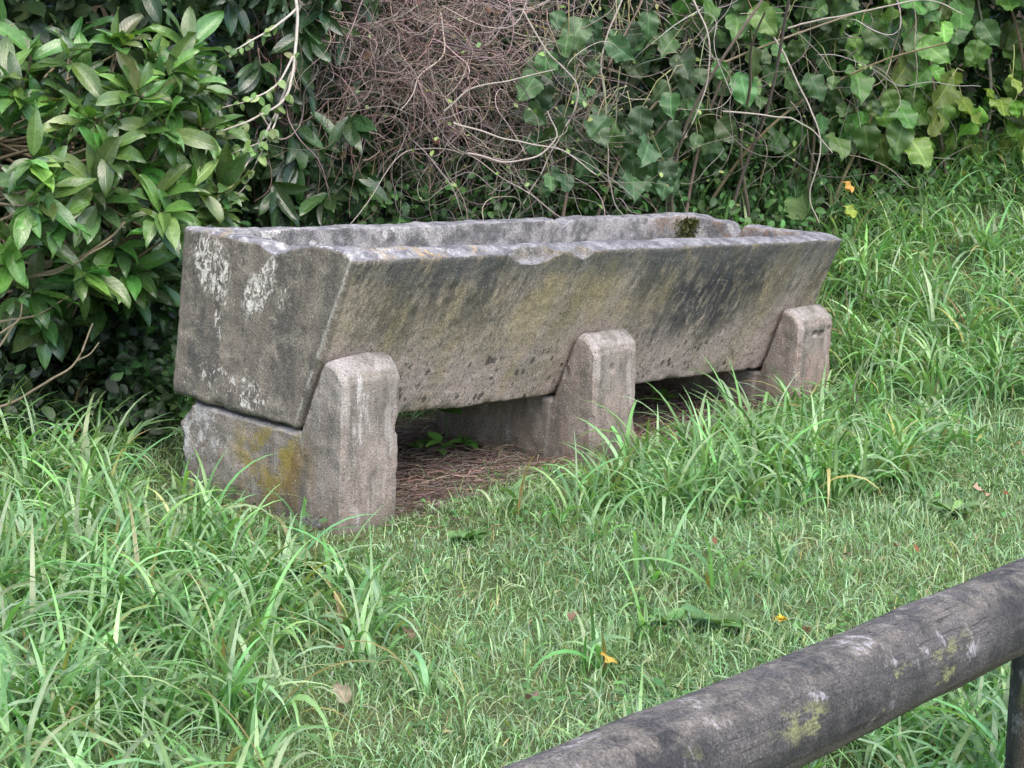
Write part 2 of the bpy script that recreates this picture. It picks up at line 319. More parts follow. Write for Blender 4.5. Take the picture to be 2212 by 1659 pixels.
def ground_mat():
    N = NT('soil_and_thatch'); P = N.tc(); n1 = N.noise(P, 2.2, 6, .65); n2 = N.noise(P, 18, 5, .7); gr = N.noise(N.mp(P, (60, 160, 60)), 1., 4, .7)
    thatch = N.mix(N.mr(gr, .35, .65), (.055, .068, .028), (.135, .155, .075)); green = N.mix(N.mr(n2, .4, .65), (.035, .07, .02), (.08, .12, .04)); lawn = N.mix(N.mr(n1, .42, .6), green, thatch)
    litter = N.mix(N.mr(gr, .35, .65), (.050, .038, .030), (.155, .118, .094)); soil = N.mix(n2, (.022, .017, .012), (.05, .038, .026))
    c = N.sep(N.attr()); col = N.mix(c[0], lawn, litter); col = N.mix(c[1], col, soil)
    return N.fin(N.bsdf(col, .95, .1, N.bump(N.ma('ADD', gr, n2), .6, .02)))

M = dict(trough=trough_mat(), sup_a=support_mat('lichened_support_concrete', True, .35), sup=support_mat('pinkish_support_concrete', False, .8), sup_b=support_mat('greyer_support_concrete', False, .5), wood=wood_mat(), ground=ground_mat(),
         gloss=leaf_mat('glossy_leaf', .26, .8, .22, .55, 9, .25), broad=leaf_mat('broad_leaf', .40, .4, .25, .75, 6, .5), small=leaf_mat('small_leaf', .42, .45, .2, .35, 5),
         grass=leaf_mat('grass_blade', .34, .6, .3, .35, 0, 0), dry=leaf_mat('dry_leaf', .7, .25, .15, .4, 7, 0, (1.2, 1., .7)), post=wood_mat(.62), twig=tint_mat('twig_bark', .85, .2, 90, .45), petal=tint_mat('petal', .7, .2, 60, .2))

# ------------------------------------------------------------------ ground
AZ, TT, T2 = .888, -.038, .047
UD = np.array([math.cos(AZ), math.sin(AZ), 0]); BD = np.array([-math.sin(AZ), math.cos(AZ), 0])     # along the trough, towards its back
O = C0 - .597 * CR - .148 * CU + 5.836 * CF
O2 = O[:2]
G_PTS = np.array([(-.46, 5.6, .08), (.26, 6.5, .115), (1.04, 7.46, .15), (-.9, 6.0, .11), (-.3, 7, .13), (.6, 8, .19), (.88, 3.4, .03), (.4, 2.7, .03), (-.8, 3.7, .05), (-.5, 4.6, .05), (.5, 5, .07),
    (1.3, 5, .12), (1.6, 6, .15), (1.7, 7, .22), (1.5, 7.8, .27), (1.5, 8.6, .52), (2.2, 9.3, .84), (1.3, 9.2, .76), (.3, 8.6, .5), (-.6, 7.8, .36), (-1.4, 6.8, .2), (-1.8, 5.5, .12), (-1.5, 4.5, .06), (2.6, 6, .25),
    (2.6, 8, .55), (3.2, 9, .85), (-.2, 9.6, 1.5), (1.5, 10.6, 1.9), (-1.6, 8.8, 1.2), (-2.6, 7.5, .9), (3.2, 10.8, 1.9), (-3, 6, .3), (-3, 4, .1), (-1, 2, .0), (1.5, 2, .0), (3, 3, .1)])
def _tp(a, b): d2 = ((a[:, None] - b[None]) ** 2).sum(-1); return d2 * np.log(np.sqrt(d2) + 1e-6)
_n = len(G_PTS); _A = np.zeros((_n + 3, _n + 3)); _A[:_n, :_n] = _tp(G_PTS[:, :2], G_PTS[:, :2]) + np.eye(_n) * .02; _A[:_n, _n] = 1; _A[:_n, _n + 1:] = G_PTS[:, :2]; _A[_n:, :_n] = _A[:_n, _n:].T
_w = np.linalg.solve(_A, np.concatenate([G_PTS[:, 2], np.zeros(3)]))
def gz(xy):
    xy = np.atleast_2d(np.asarray(xy, float)); z = _tp(xy, G_PTS[:, :2]) @ _w[:_n] + _w[_n] + xy @ _w[_n + 1:]
    b = (xy - O2) @ BD[:2]; far = 2.2 * sstep(1.2, 4.5, b) + .05; k = sstep(3.2, 5.5, np.linalg.norm(xy - np.array([.2, 6.6]), axis=1))
    z = z * (1 - k) + far * k; p = np.concatenate([xy, np.zeros((len(xy), 1))], 1)
    return z + .02 * fbm(p, 1.6, 5) + .006 * vnoise(p, 9, 8)
def onground(xy, dz=0): xy = np.atleast_2d(xy); return np.concatenate([xy, (gz(xy) + dz)[:, None]], 1)
def pixg(x, y):                                             # where the line of sight meets the ground
    v = ray(x, y); lo = 1.5
    for Y in np.arange(1.5, 14, .03):
        p = C0 + v * (Y / v[1])
        if p[2] < gz(p[:2])[0]: return p
        lo = Y
    return p
def ub(xy): d = np.atleast_2d(xy)[:, :2] - O2; return d @ UD[:2], d @ BD[:2]
_ax = np.concatenate([-np.geomspace(400, 5, 22), np.arange(-4.9, 5, .1), np.geomspace(5, 400, 22)])
_ay = np.concatenate([-np.geomspace(400, .6, 22), np.arange(-.5, 12.6, .1), np.geomspace(12.7, 500, 22)])
gx, gy = np.meshgrid(_ax, _ay); gxy = np.stack([gx.ravel(), gy.ravel()], -1)
def litter_mask(xy): u, b = ub(xy); return sstep(-.02, .06, u) * sstep(2.75, 2.5, u) * sstep(-.22, -.08, b + .0 * u) * sstep(.75, .55, b)
HX = np.array([-900, 0, 400, 800, 1200, 1600, 2212, 3000.]); HY = np.array([6.4, 6.75, 7.15, 7.95, 8.5, 8.95, 9.5, 9.9])
def hedgeY(x): return np.interp(x, HX, HY)
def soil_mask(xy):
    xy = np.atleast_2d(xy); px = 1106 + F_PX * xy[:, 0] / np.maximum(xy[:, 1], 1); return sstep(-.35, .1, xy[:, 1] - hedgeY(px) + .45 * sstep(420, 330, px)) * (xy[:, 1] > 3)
mb = MB(); t = np.stack([litter_mask(gxy), soil_mask(gxy), np.zeros(len(gxy))], -1)
mb.add(onground(gxy), grid_q(len(_ay), len(_ax)), t)
tag(mb.build('ground', M['ground']), 'grassy ground rising to a bank under the hedge', 'ground', kind='structure')

# ------------------------------------------------------------------ concrete: trough and supports
def remeshed(bm, voxel, disp):
    me = bpy.data.meshes.new('tmp'); bm.to_mesh(me); bm.free(); ob = bpy.data.objects.new('tmp', me); COL.objects.link(ob)
    md = ob.modifiers.new('r', 'REMESH'); md.mode = 'VOXEL'; md.voxel_size = voxel
    dg = bpy.context.evaluated_depsgraph_get(); m2 = bpy.data.meshes.new_from_object(ob.evaluated_get(dg))
    bpy.data.objects.remove(ob); bpy.data.meshes.remove(me)
    n = len(m2.vertices); V = np.empty(n * 3, np.float32); m2.vertices.foreach_get('co', V); V = V.reshape(-1, 3).astype(float)
    Nn = np.empty(n * 3, np.float32); m2.vertices.foreach_get('normal', Nn); V = disp(V, Nn.reshape(-1, 3).astype(float))
    m2.vertices.foreach_set('co', V.astype(np.float32).ravel()); m2.polygons.foreach_set('use_smooth', np.ones(len(m2.polygons), bool)); m2.update(); return m2
def carve(V, c, r, seed=0, rough=.18):                      # a broken-out scoop: points inside the ellipsoid move to its skin
    d = (V - np.array(c)) / np.array(r); l = np.linalg.norm(d, axis=1); rr = 1 + rough * fbm(V, 22, seed, 3)
    m = l < rr; W = V.copy(); W[m] = np.array(c) + d[m] / np.maximum(l[m], .05)[:, None] * rr[m][:, None] * np.array(r); return W

TL, TW, TFLN, TBLN, TH = 2.611, .53, .163, .006, .5
bm = bmesh.new()
def ring(z, x0, x1, y0, y1): return [bm.verts.new(p) for p in ((x0, y0, z), (x1, y0, z), (x1, y1, z), (x0, y1, z))]
ob_, ot_ = ring(0, 0, TL, 0, TW), ring(TH, 0, TL, -TFLN, TW - TBLN)
it_ = ring(TH, .085, TL - .08, -TFLN + .085, TW - .075); ib_ = ring(.13, .10, TL - .10, .04, TW - .085)
bm.faces.new(ob_[::-1]); bm.faces.new(ib_)
for i in range(4):
    j = (i + 1) % 4
    bm.faces.new((ob_[i], ob_[j], ot_[j], ot_[i])); bm.faces.new((ot_[i], ot_[j], it_[j], it_[i])); bm.faces.new((it_[i], it_[j], ib_[j], ib_[i]))
bmesh.ops.recalc_face_normals(bm, faces=bm.faces)
vert_in = [e for e in bm.edges if {e.verts[0], e.verts[1]} in [{it_[i], ib_[i]} for i in range(4)]]
bmesh.ops.bevel(bm, geom=vert_in, offset=.07, segments=5, affect='EDGES', profile=.5)
bmesh.ops.bevel(bm, geom=[e for e in bm.edges if len(e.link_faces) == 2 and e.calc_face_angle(0) > .6], offset=.011, segments=2, affect='EDGES', profile=.6, clamp_overlap=True)
def trough_disp(V, Nn):
    x, y, z = V.T; up = sstep(.36, .5, z)
    front = sstep(.10, -.06, y)                             # the front lip stands a little higher and is rounded off
    V = V.copy(); V[:, 2] += up * front * sstep(-.165, -.11, y) * (.022 - .014 * np.clip(x / TL, 0, 1)) 
    V[:, 2] -= up * .02 * sstep(-.12, -.165, y) * 0
    V[:, 2] += up * (.006 * fbm(V, 4, 3) + .004 * fbm(V, 15, 4))
    V[:, 2] -= up * .010 * sstep(.3, .5, y) * np.sin(x * 2.1) * .6
    V = carve(V, (.80, -TFLN - .035, TH + .030), (.17, .075, .088), 1)          # scoops out of the front arris
    V = carve(V, (1.03, -TFLN - .040, TH + .030), (.10, .07, .075), 2)
    V = carve(V, (1.25, -TFLN - .045, TH + .045), (.16, .065, .062), 6)
    V = carve(V, (.42, -TFLN - .06, TH + .05), (.42, .078, .060), 3)
    V = carve(V, (-.03, -TFLN - .05, TH + .075), (.10, .12, .085), 4, .08)             # rounded near corner
    V = carve(V, (-.01, .145, TH + .035), (.16, .085, .058), 5)                 # worn dip in the near end wall
    nick = .020 * np.exp(-((V[:, 0] - 1.72) / .03) ** 2) * sstep(.3, .42, V[:, 1]) + .036 * np.exp(-((V[:, 1] - .262 + .006 * fbm(V, 30, 2)) / .030) ** 4) * sstep(TL - .22, TL - .16, V[:, 0])
    V[:, 2] -= nick * sstep(.42, .49, V[:, 2])               # nicks in the back rim and the far end
    V = carve(V, (TL + .02, .08, TH + .035), (.10, .12, .04), 9)
    V = carve(V, (-.02, -.095, .25), (.035, .03, .05), 12); V = carve(V, (-.015, -.06, .19), (.025, .022, .03), 13)
    x, y, z = V.T
    V += Nn * (.0045 * fbm(V, 7, 20, 3) + .003 * fbm(V, 40, 24, 3))[:, None]
    edge = sstep(.05, .0, z) * (sstep(.04, 0, np.abs(y)) + sstep(.03, 0, np.abs(x))); V += -Nn * (edge * np.clip(fbm(V, 18, 31), 0, 1) * .018)[:, None]
    return V
tme = remeshed(bm, .0075, trough_disp)
trough = link('water_trough', tme, M['trough'])
def lin(uu, bb, zz):
    w = -bb; u1, z1 = uu * math.cos(TT) - zz * math.sin(TT), uu * math.sin(TT) + zz * math.cos(TT)
    w2, z2 = w * math.cos(T2) + z1 * math.sin(T2), z1 * math.cos(T2) - w * math.sin(T2); return UD * u1 - BD * w2 + np.array([0, 0, z2])
cx_, cy_, cz_ = lin(1, 0, 0), lin(0, 1, 0), lin(0, 0, 1)
trough.matrix_world = Matrix([[cx_[i], cy_[i], cz_[i], O[i]] for i in range(3)] + [[0, 0, 0, 1]])
tag(trough, 'long weathered concrete trough with sloping stained front, resting on three stone supports', 'trough')
# clump of moss in the far inside corner
mb = MB(); n = 900; th = rng.uniform(0, 1, n); p = np.stack([TL - .16 + rng.normal(0, .035, n), TW - .10 - np.abs(rng.normal(0, .008, n)), TH - .005 - np.abs(rng.normal(0, .055, n))], -1)
put_leaves(mb, 'small', p, rdir(n) + np.array([-.3, -.8, .4]), rdir(n), rng.uniform(.006, .013, n), jit((.055, .06, .012), n, .3))
mb.build('moss', M['small'], trough)

def T_local(u, b, z): return O + lin(u, b, z)
SUP = Matrix([[UD[i], BD[i], (0, 0, 1)[i], 0] for i in range(3)] + [[0, 0, 0, 1]])
def support(u0, wd, top, label, mat, seed, front=.173, backy=.50, dome=.02):
    def seat(b, z): q = T_local(u0 + wd / 2, b, z) - O; return (q @ BD, q[2])
    sl = -TFLN / TH
    A = seat(0, 0); Bq = seat(sl * top, top); E = seat(backy, 0); g = .006
    prof = [(-front, -.62), (-front, Bq[1] - .035), (-front + .02, Bq[1] - .008), (Bq[0] - .022, Bq[1] + .010), (Bq[0] - g, Bq[1]), (A[0] - g, A[1] - g), (E[0], E[1] - g), (E[0], -.62)]
    b = bmesh.new(); lo = [b.verts.new((0, y, z)) for y, z in prof]; hi = [b.verts.new((wd, y, z)) for y, z in prof]
    b.faces.new(lo); b.faces.new(hi[::-1])
    for i in range(len(prof)): j = (i + 1) % len(prof); b.faces.new((lo[i], hi[i], hi[j], lo[j]))
    bmesh.ops.recalc_face_normals(b, faces=b.faces)
    bmesh.ops.bevel(b, geom=[e for e in b.edges if e.calc_face_angle(0) > .5 and not (abs(e.verts[0].co.y - e.verts[1].co.y) < .1 and min(v.co.y for v in e.verts) > -.02 and abs(e.verts[0].co.x - e.verts[1].co.x) > .1)], offset=.013, segments=2, affect='EDGES', clamp_overlap=True)
    def disp(V, Nn):
        V = V.copy(); tz = sstep(Bq[1] - .16, Bq[1], V[:, 2]); un = np.clip(np.abs(V[:, 0] / wd - .5) * 2, 0, 1); V[:, 2] -= tz * (dome * un ** 4 - dome * .3) * sstep(Bq[0] + .02, Bq[0] - .03, V[:, 1]); V[:, 2] -= tz * .014 * sstep(-front + .05, -front, V[:, 1]); V += Nn * (.007 * fbm(V, 6, seed, 3) + .004 * fbm(V, 30, seed + 9, 3))[:, None]
        for k in range(5):                                   # knocked-off bits along the front arrises
            zc = np.random.default_rng(seed * 7 + k).uniform(-.4, .18); V = carve(V, (-.018 if k % 2 else wd + .02, -front - .018, zc), (.040, .040, .06), seed + k, .35)
        if seed == 8:
            V = carve(V, (.10, -front - .006, Bq[1] - .085), (.026, .03, .014), 3); V = carve(V, (.145, -front - .006, Bq[1] - .088), (.022, .03, .013), 4); V = carve(V, (.20, -front - .008, Bq[1] - .075), (.016, .02, .012), 5)
        if seed == 5:
            V = carve(V, (.09, -front - .006, .06), (.016, .02, .02), 3); V = carve(V, (-.01, Bq[0] + .02, Bq[1] - .05), (.02, .03, .05), 6); V = carve(V, (-.01, Bq[0] + .03, Bq[1] - .12), (.018, .025, .03), 7)
        if seed == 3:
            V = carve(V, (-.02, backy + .02, .02), (.09, .10, .075), 9, .3); V = carve(V, (-.02, backy + .02, -.16), (.05, .06, .10), 9, .3)
        return V
    me = remeshed(b, .006, disp); o = link('trough_support', me, mat)
    p = O + UD * u0; m = SUP.copy(); m.translation = Vector(p); o.matrix_world = m
    return tag(o, label, 'support', 'concrete supports under the trough')
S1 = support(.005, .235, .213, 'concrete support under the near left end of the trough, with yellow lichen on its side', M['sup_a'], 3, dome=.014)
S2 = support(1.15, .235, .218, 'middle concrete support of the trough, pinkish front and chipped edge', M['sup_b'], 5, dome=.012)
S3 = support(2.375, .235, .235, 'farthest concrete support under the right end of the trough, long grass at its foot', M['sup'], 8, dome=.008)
# ------------------------------------------------------------------ log fence in front
ra, rb_ = np.array([.394, 2.691, .625]), np.array([.8826, 3.424, .579]); rd = nrm(rb_ - ra)
fence = thing('log_fence', onground(rb_[:2])[0], 'low barrier of dark weathered round logs with lichen, nearest the viewer', 'fence')
def log_mesh(L, r, seed, along='x'):
    nl, na = int(L / .012), 72; l = np.linspace(-L / 2, L / 2, nl); a_ = np.arange(na) / na * 2 * math.pi; LL, AA = np.meshgrid(l, a_, indexing='ij')
    base = np.stack([LL, np.cos(AA) * r, np.sin(AA) * r], -1).reshape(-1, 3); N3 = np.stack([0 * LL, np.cos(AA), np.sin(AA)], -1).reshape(-1, 3)
    h = .006 * fbm(base * np.array([.25, 1, 1]), 14, seed) + .003 * fbm(base * np.array([.08, 1, 1]), 60, seed + 4) + .004 * vnoise(base * np.array([1, .2, .2]), 3, seed + 7) + .0012 * fbm(base, 120, seed + 5, 2)
    V = base + N3 * h[:, None]; i = np.arange(nl - 1)[:, None] * na + np.arange(na)[None]; j = np.arange(nl - 1)[:, None] * na + (np.arange(na)[None] + 1) % na
    Q = np.stack([i, j, j + na, i + na], -1).reshape(-1, 4); V = np.concatenate([V, [[-L / 2, 0, 0], [L / 2, 0, 0]]]); n0 = nl * na; k = np.arange(na); k2 = (k + 1) % na
    Q = np.concatenate([Q, np.stack([k2, k, np.full(na, n0), np.full(na, n0)], -1), np.stack([n0 - na + k, n0 - na + k2, np.full(na, n0 + 1), np.full(na, n0 + 1)], -1)]); return V, Q
V, Q = log_mesh(6.4, .0715, 3); mb = MB(); mb.add(V, Q); rail = mb.build('rail', M['wood'])
cz3 = np.array([0, 0, 1.]); yv = nrm(np.cross(cz3, rd)); zv = np.cross(rd, yv); mid = ra + rd * .9
rail.matrix_world = Matrix([[rd[i], yv[i], zv[i], mid[i]] for i in range(3)] + [[0, 0, 0, 1]]); keep(rail, fence)
for dist_ in (1.045, -1.35, 3.2):
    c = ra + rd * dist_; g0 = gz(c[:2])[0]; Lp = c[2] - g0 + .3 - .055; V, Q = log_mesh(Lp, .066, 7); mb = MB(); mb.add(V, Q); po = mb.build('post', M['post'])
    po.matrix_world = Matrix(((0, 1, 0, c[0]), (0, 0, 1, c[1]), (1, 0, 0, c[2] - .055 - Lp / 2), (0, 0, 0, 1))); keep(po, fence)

# ------------------------------------------------------------------ grass
def blades(mb, xy, Lg, wd, th0, kap, az, tint, K=5, dz=-.01, tw=.5):
    n = len(xy); p0 = onground(xy, dz); t_ = np.linspace(0, 1, K); th = th0[:, None] + kap[:, None] * ((t_[:-1] + t_[1:]) / 2)[None] ** 1.3
    ds = Lg[:, None] / (K - 1); r = np.concatenate([np.zeros((n, 1)), np.cumsum(np.sin(th) * ds, 1)], 1); z = np.concatenate([np.zeros((n, 1)), np.cumsum(np.cos(th) * ds, 1)], 1)
    dx, dy = np.cos(az), np.sin(az); P = np.stack([p0[:, 0:1] + r * dx[:, None], p0[:, 1:2] + r * dy[:, None], p0[:, 2:3] + z], -1)
    fl = onground(P[..., :2].reshape(-1, 2))[:, 2].reshape(n, K) + .004; P[..., 2] = np.where(t_[None] > .3, np.maximum(P[..., 2], fl), P[..., 2])
    s_ = rng.normal(0, tw, n); S = np.stack([-dy * np.cos(s_), dx * np.cos(s_), np.sin(s_)], -1)
    w = wd[:, None] * (np.minimum(1, .55 + t_ * 1.8) * (1 - t_ ** 2.2) + .03)[None] / 2
    V = np.stack([P - S[:, None] * w[..., None], P + S[:, None] * w[..., None]], 2); q = grid_q(K, 2)
    Q = q[None] + (np.arange(n) * K * 2)[:, None, None]; uv = np.stack([np.tile([0., 1.], K), np.repeat(t_, 2)], -1)
    mb.add(V, Q, np.repeat(tint, K * 2, 0), np.tile(uv, (n, 1)))
def inview(xy, m=150):
    x, y = xy.T; ymin = 2.4; px = 1106 + F_PX * x / np.maximum(y, .1); return (y > ymin) & (px > -m) & (px < 2212 + m)
def free(xy):                                                # not inside a support or below the trough
    u, b = ub(xy); k = np.ones(len(xy), bool)
    for u0 in (.005, 1.15, 2.375): k &= ~((u > u0 - .01) & (u < u0 + .245) & (b > -.18) & (b < .52))
    return k
# short lawn
n = 560000; xy = np.stack([rng.uniform(-4.2, 4.4, n), rng.uniform(2.2, 9.6, n)], -1); xy = xy[inview(xy, 750) & free(xy)]; xy = xy[inview(xy) | (rng.random(len(xy)) < .6)]
keepm = rng.random(len(xy)) > np.clip(litter_mask(xy) * 1.6 + soil_mask(xy) * .9, 0, .985); xy = xy[keepm]
dist_ = xy[:, 1]; xy = xy[rng.random(len(xy)) < np.clip((7.5 / dist_) ** 1.0, .5, 1)]
p3 = np.concatenate([xy, np.zeros((len(xy), 1))], 1); pn = fbm(p3, 1.3, 41); pn2 = fbm(p3, 5, 47)
bare = sstep(.28, .55, pn2 + .3 * pn); m = rng.random(len(xy)) > bare * .55; xy, pn, pn2 = xy[m], pn[m], pn2[m]; n = len(xy)
Lg = rng.gamma(5, .0090, n) * (1 + .4 * pn); col = jit((.240, .370, .195), n, .27, .10); col = np.where((rng.random(n) < .045)[:, None], jit((.36, .33, .16), n, .2), col)
yel = np.clip(sstep(-.1, .5, pn2) + .9 * sstep(.6, 1.8, xy[:, 0]) * sstep(-.3, .4, pn), 0, 1.5)[:, None]; col = col * (1 - yel * .27) + yel * .27 * np.array([.37, .42, .17])
ub1 = ub(xy); Lg = Lg * np.where((ub1[0] > -.25) & (ub1[0] < .36) & (ub1[1] > -.45) & (ub1[1] < .6), .55, 1); mb = MB(); blades(mb, xy, Lg, rng.gamma(5, .00068, n), np.abs(rng.normal(.25, .45, n)), rng.uniform(.2, 1.7, n), rng.uniform(0, 2 * math.pi, n), col, 4, -.004, .9)
tag(mb.build('lawn_grass', M['grass']), 'short mown lawn grass', 'grass', kind='stuff')

# long arching tufts: density by place
def poly_ground(pts): return np.array([pixg(*q)[:2] for q in pts])
def inside(xy, poly):
    r = np.zeros(len(xy), bool); x, y = xy.T
    for (x0, y0), (x1, y1) in zip(poly, np.roll(poly, -1, 0)): r ^= ((y0 > y) != (y1 > y)) & (x < (x1 - x0) * (y - y0) / (y1 - y0 + 1e-12) + x0)
    return r
Z_LEFT = poly_ground([(-300, 960), (250, 945), (350, 1050), (440, 1180), (620, 1270), (830, 1300), (800, 1370), (620, 1420), (520, 1620), (420, 1900), (-300, 1900)])
Z_FOOT = poly_ground([(1230, 1130), (1290, 1060), (1400, 1010), (1470, 930), (1700, 905), (1830, 860), (1990, 900), (2060, 960), (2010, 1050), (1760, 1100), (1560, 1120), (1400, 1150), (1260, 1170)])
Z_BANK = poly_ground([(1825, 480), (1900, 470), (2500, 440), (2500, 880), (2160, 880), (1990, 880), (1835, 850)])
Z_RAIL = poly_ground([(1500, 1640), (2212, 1500), (2400, 1560), (2400, 1900), (1500, 1900)])
def long_density(xy):
    u, b = ub(xy); q = xy + rng.normal(0, .07, xy.shape)
    back = sstep(.62, .72, b) * sstep(.9, 1.9, u) * sstep(1.35, 1.15, b)
    d = (1 - np.clip(litter_mask(xy) * 1.6, 0, 1)) * np.maximum.reduce([inside(q, Z_LEFT) * .95, inside(q, Z_FOOT) * 1., inside(q, Z_BANK) * 1., inside(q, Z_RAIL) * .8, back * .9, np.full(len(xy), .020)])
    return d
n = 12000; xy = np.stack([rng.uniform(-3.2, 3.2, n), rng.uniform(2.6, 9.7, n)], -1); xy = xy[inview(xy, 300) & free(xy)]; dn = long_density(xy); pn = fbm(np.concatenate([xy, np.zeros((len(xy), 1))], 1), 2.5, 77)
xy = xy[rng.random(len(xy)) < dn * np.clip(.7 + .8 * pn, .2, 1) * .72]
per = 17; nt = len(xy); base = np.repeat(xy, per, 0) + rng.normal(0, .022, (nt * per, 2)); n = len(base)
ub1 = ub(xy); ts = np.repeat(rng.uniform(.75, 1.25, nt) * np.where((ub1[0] > -.3) & (ub1[0] < .3) & (ub1[1] < .6), .72, 1), per); Lg = np.clip(rng.gamma(7, .030, n) * ts, .06, .36)
base_c = jit((.150, .290, .105), n, .28, .09); pale = (rng.random(n) < .35)[:, None]; base_c = np.where(pale, jit((.26, .39, .20), n, .15, .07), base_c); base_c = np.where((rng.random(n) < .035)[:, None], jit((.30, .27, .11), n), base_c)
ok = free(base); mb = MB()
blades(mb, base[ok], Lg[ok], (rng.uniform(.007, .0165, n))[ok], np.abs(rng.normal(.15, .28, n))[ok], (rng.uniform(.8, 3.1, n))[ok], rng.uniform(0, 2 * math.pi, n)[ok], base_c[ok], 9, -.01, .35)
tag(mb.build('long_grass', M['grass']), 'long arching grass tufts along the trough and the bank', 'grass', kind='stuff')

# straw and dead stems on the soil below the trough
n = 5200; u = rng.uniform(.15, 2.6, n); b = rng.uniform(-.34, .6, n); xy = O2 + u[:, None] * UD[:2] + b[:, None] * BD[:2]; ok = free(xy) & (rng.random(n) < np.clip(litter_mask(xy) + .15, 0, 1)); xy = xy[ok]; n = len(xy)
az = rng.uniform(0, math.pi, n); Ls = rng.uniform(.03, .13, n); tt = np.linspace(-.5, .5, 5); P = np.zeros((n, 5, 3)); P[..., 0] = xy[:, 0:1] + np.cos(az)[:, None] * Ls[:, None] * tt + rng.normal(0, .003, (n, 5)); P[..., 1] = xy[:, 1:2] + np.sin(az)[:, None] * Ls[:, None] * tt + rng.normal(0, .003, (n, 5))
P[..., 2] = gz(P[..., :2].reshape(-1, 2)).reshape(n, 5) + rng.uniform(.001, .02, (n, 1)) + rng.normal(0, .003, (n, 5)); mb = MB(); tubes(mb, P, np.full((n, 5), .0012) * rng.uniform(.7, 1.5, (n, 1)), 3, jit((.20, .155, .125), n, .35, .1))
tag(mb.build('straw_litter', M['twig']), 'brown straw and dead stems on bare soil below the trough', 'straw', kind='stuff')

# low clover and small herbs in the lawn
n = 17000; xy = np.stack([rng.uniform(-2.6, 3., n), rng.uniform(3., 8.5, n)], -1); xy = xy[inview(xy) & free(xy)]; pn = fbm(np.concatenate([xy, np.zeros((len(xy), 1))], 1), 3, 90); xy = xy[(pn > .05) & (litter_mask(xy) < .5) & (soil_mask(xy) < .3)]; n = len(xy)
mb = MB(); al = rdir(n) * np.array([1, 1, .35]) + np.array([0, 0, .1]); put_leaves(mb, 'small', onground(xy, .025) + rng.uniform(0, .02, (n, 1)) * np.array([0, 0, 1]), al, np.array([0, 0, 1.]) + .5 * rdir(n), rng.uniform(.012, .032, n), jit((.085, .17, .055), n))
tag(mb.build('clover_cover', M['small']), 'small round clover leaves among the lawn grass', 'clover', kind='stuff')

# ------------------------------------------------------------------ hedge: undergrowth, twigs, shrubs
n = 32000; px = rng.uniform(-1300, 3500, n); depth = np.abs(rng.normal(0, .30, n)) + .12; p = pixn(px, np.zeros(n), hedgeY(px) + depth); zb = gz(p[:, :2]); z = zb - .02 + rng.uniform(0, 1, n) ** 1.0 * np.maximum(2.9 - zb, .3); p[:, 2] = z
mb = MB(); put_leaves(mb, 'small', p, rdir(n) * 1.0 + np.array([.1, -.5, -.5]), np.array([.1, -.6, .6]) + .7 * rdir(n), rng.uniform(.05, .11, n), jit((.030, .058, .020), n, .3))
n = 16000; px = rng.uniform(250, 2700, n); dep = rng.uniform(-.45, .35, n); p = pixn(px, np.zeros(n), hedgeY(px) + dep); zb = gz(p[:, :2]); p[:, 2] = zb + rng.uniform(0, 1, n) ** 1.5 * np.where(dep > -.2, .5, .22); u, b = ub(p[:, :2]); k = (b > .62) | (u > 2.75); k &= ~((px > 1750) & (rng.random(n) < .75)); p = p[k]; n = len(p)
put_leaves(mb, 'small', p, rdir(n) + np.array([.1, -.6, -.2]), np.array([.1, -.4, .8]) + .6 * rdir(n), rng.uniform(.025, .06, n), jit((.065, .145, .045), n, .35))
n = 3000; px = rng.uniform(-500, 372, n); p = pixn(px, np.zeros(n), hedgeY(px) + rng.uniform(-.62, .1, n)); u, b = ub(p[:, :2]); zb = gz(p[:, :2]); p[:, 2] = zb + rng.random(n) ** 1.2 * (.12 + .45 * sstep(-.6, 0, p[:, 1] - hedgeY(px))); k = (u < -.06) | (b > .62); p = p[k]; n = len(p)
put_leaves(mb, 'small', p, rdir(n) + np.array([.1, -.5, -.2]), np.array([.1, -.3, .8]) + .7 * rdir(n), rng.uniform(.03, .065, n), jit((.020, .040, .015), n, .35))  # shadow under the left shrub put into these darker leaf colours
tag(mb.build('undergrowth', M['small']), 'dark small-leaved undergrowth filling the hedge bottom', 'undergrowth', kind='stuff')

def wander(p, d, n, K, step, wob, grav, pull=None):          # M random wandering stems
    P = [p]; D = nrm(d)
    for k in range(K - 1):
        D = nrm(D + wob * rng.normal(size=D.shape) + np.asarray(grav)); P.append(P[-1] + D * step[:, None])
    return np.stack(P, 1)
def smooth_path(P, k=3):
    for _ in range(k): P[:, 1:-1] = (P[:, :-2] + 2 * P[:, 1:-1] + P[:, 2:]) / 4
    return P
def polyline(pts, n):                                        # Catmull-Rom through a few points
    pts = np.asarray(pts, float); e = np.concatenate([[2 * pts[0] - pts[1]], pts, [2 * pts[-1] - pts[-2]]]); s = np.linspace(0, len(pts) - 1 - 1e-6, n); i = s.astype(int); f = (s - i)[:, None]
    a, b, c, d = e[i], e[i + 1], e[i + 2], e[i + 3]; return .5 * (2 * b + (c - a) * f + (2 * a - 5 * b + 4 * c - d) * f ** 2 + (3 * b - a - 3 * c + d) * f ** 3)

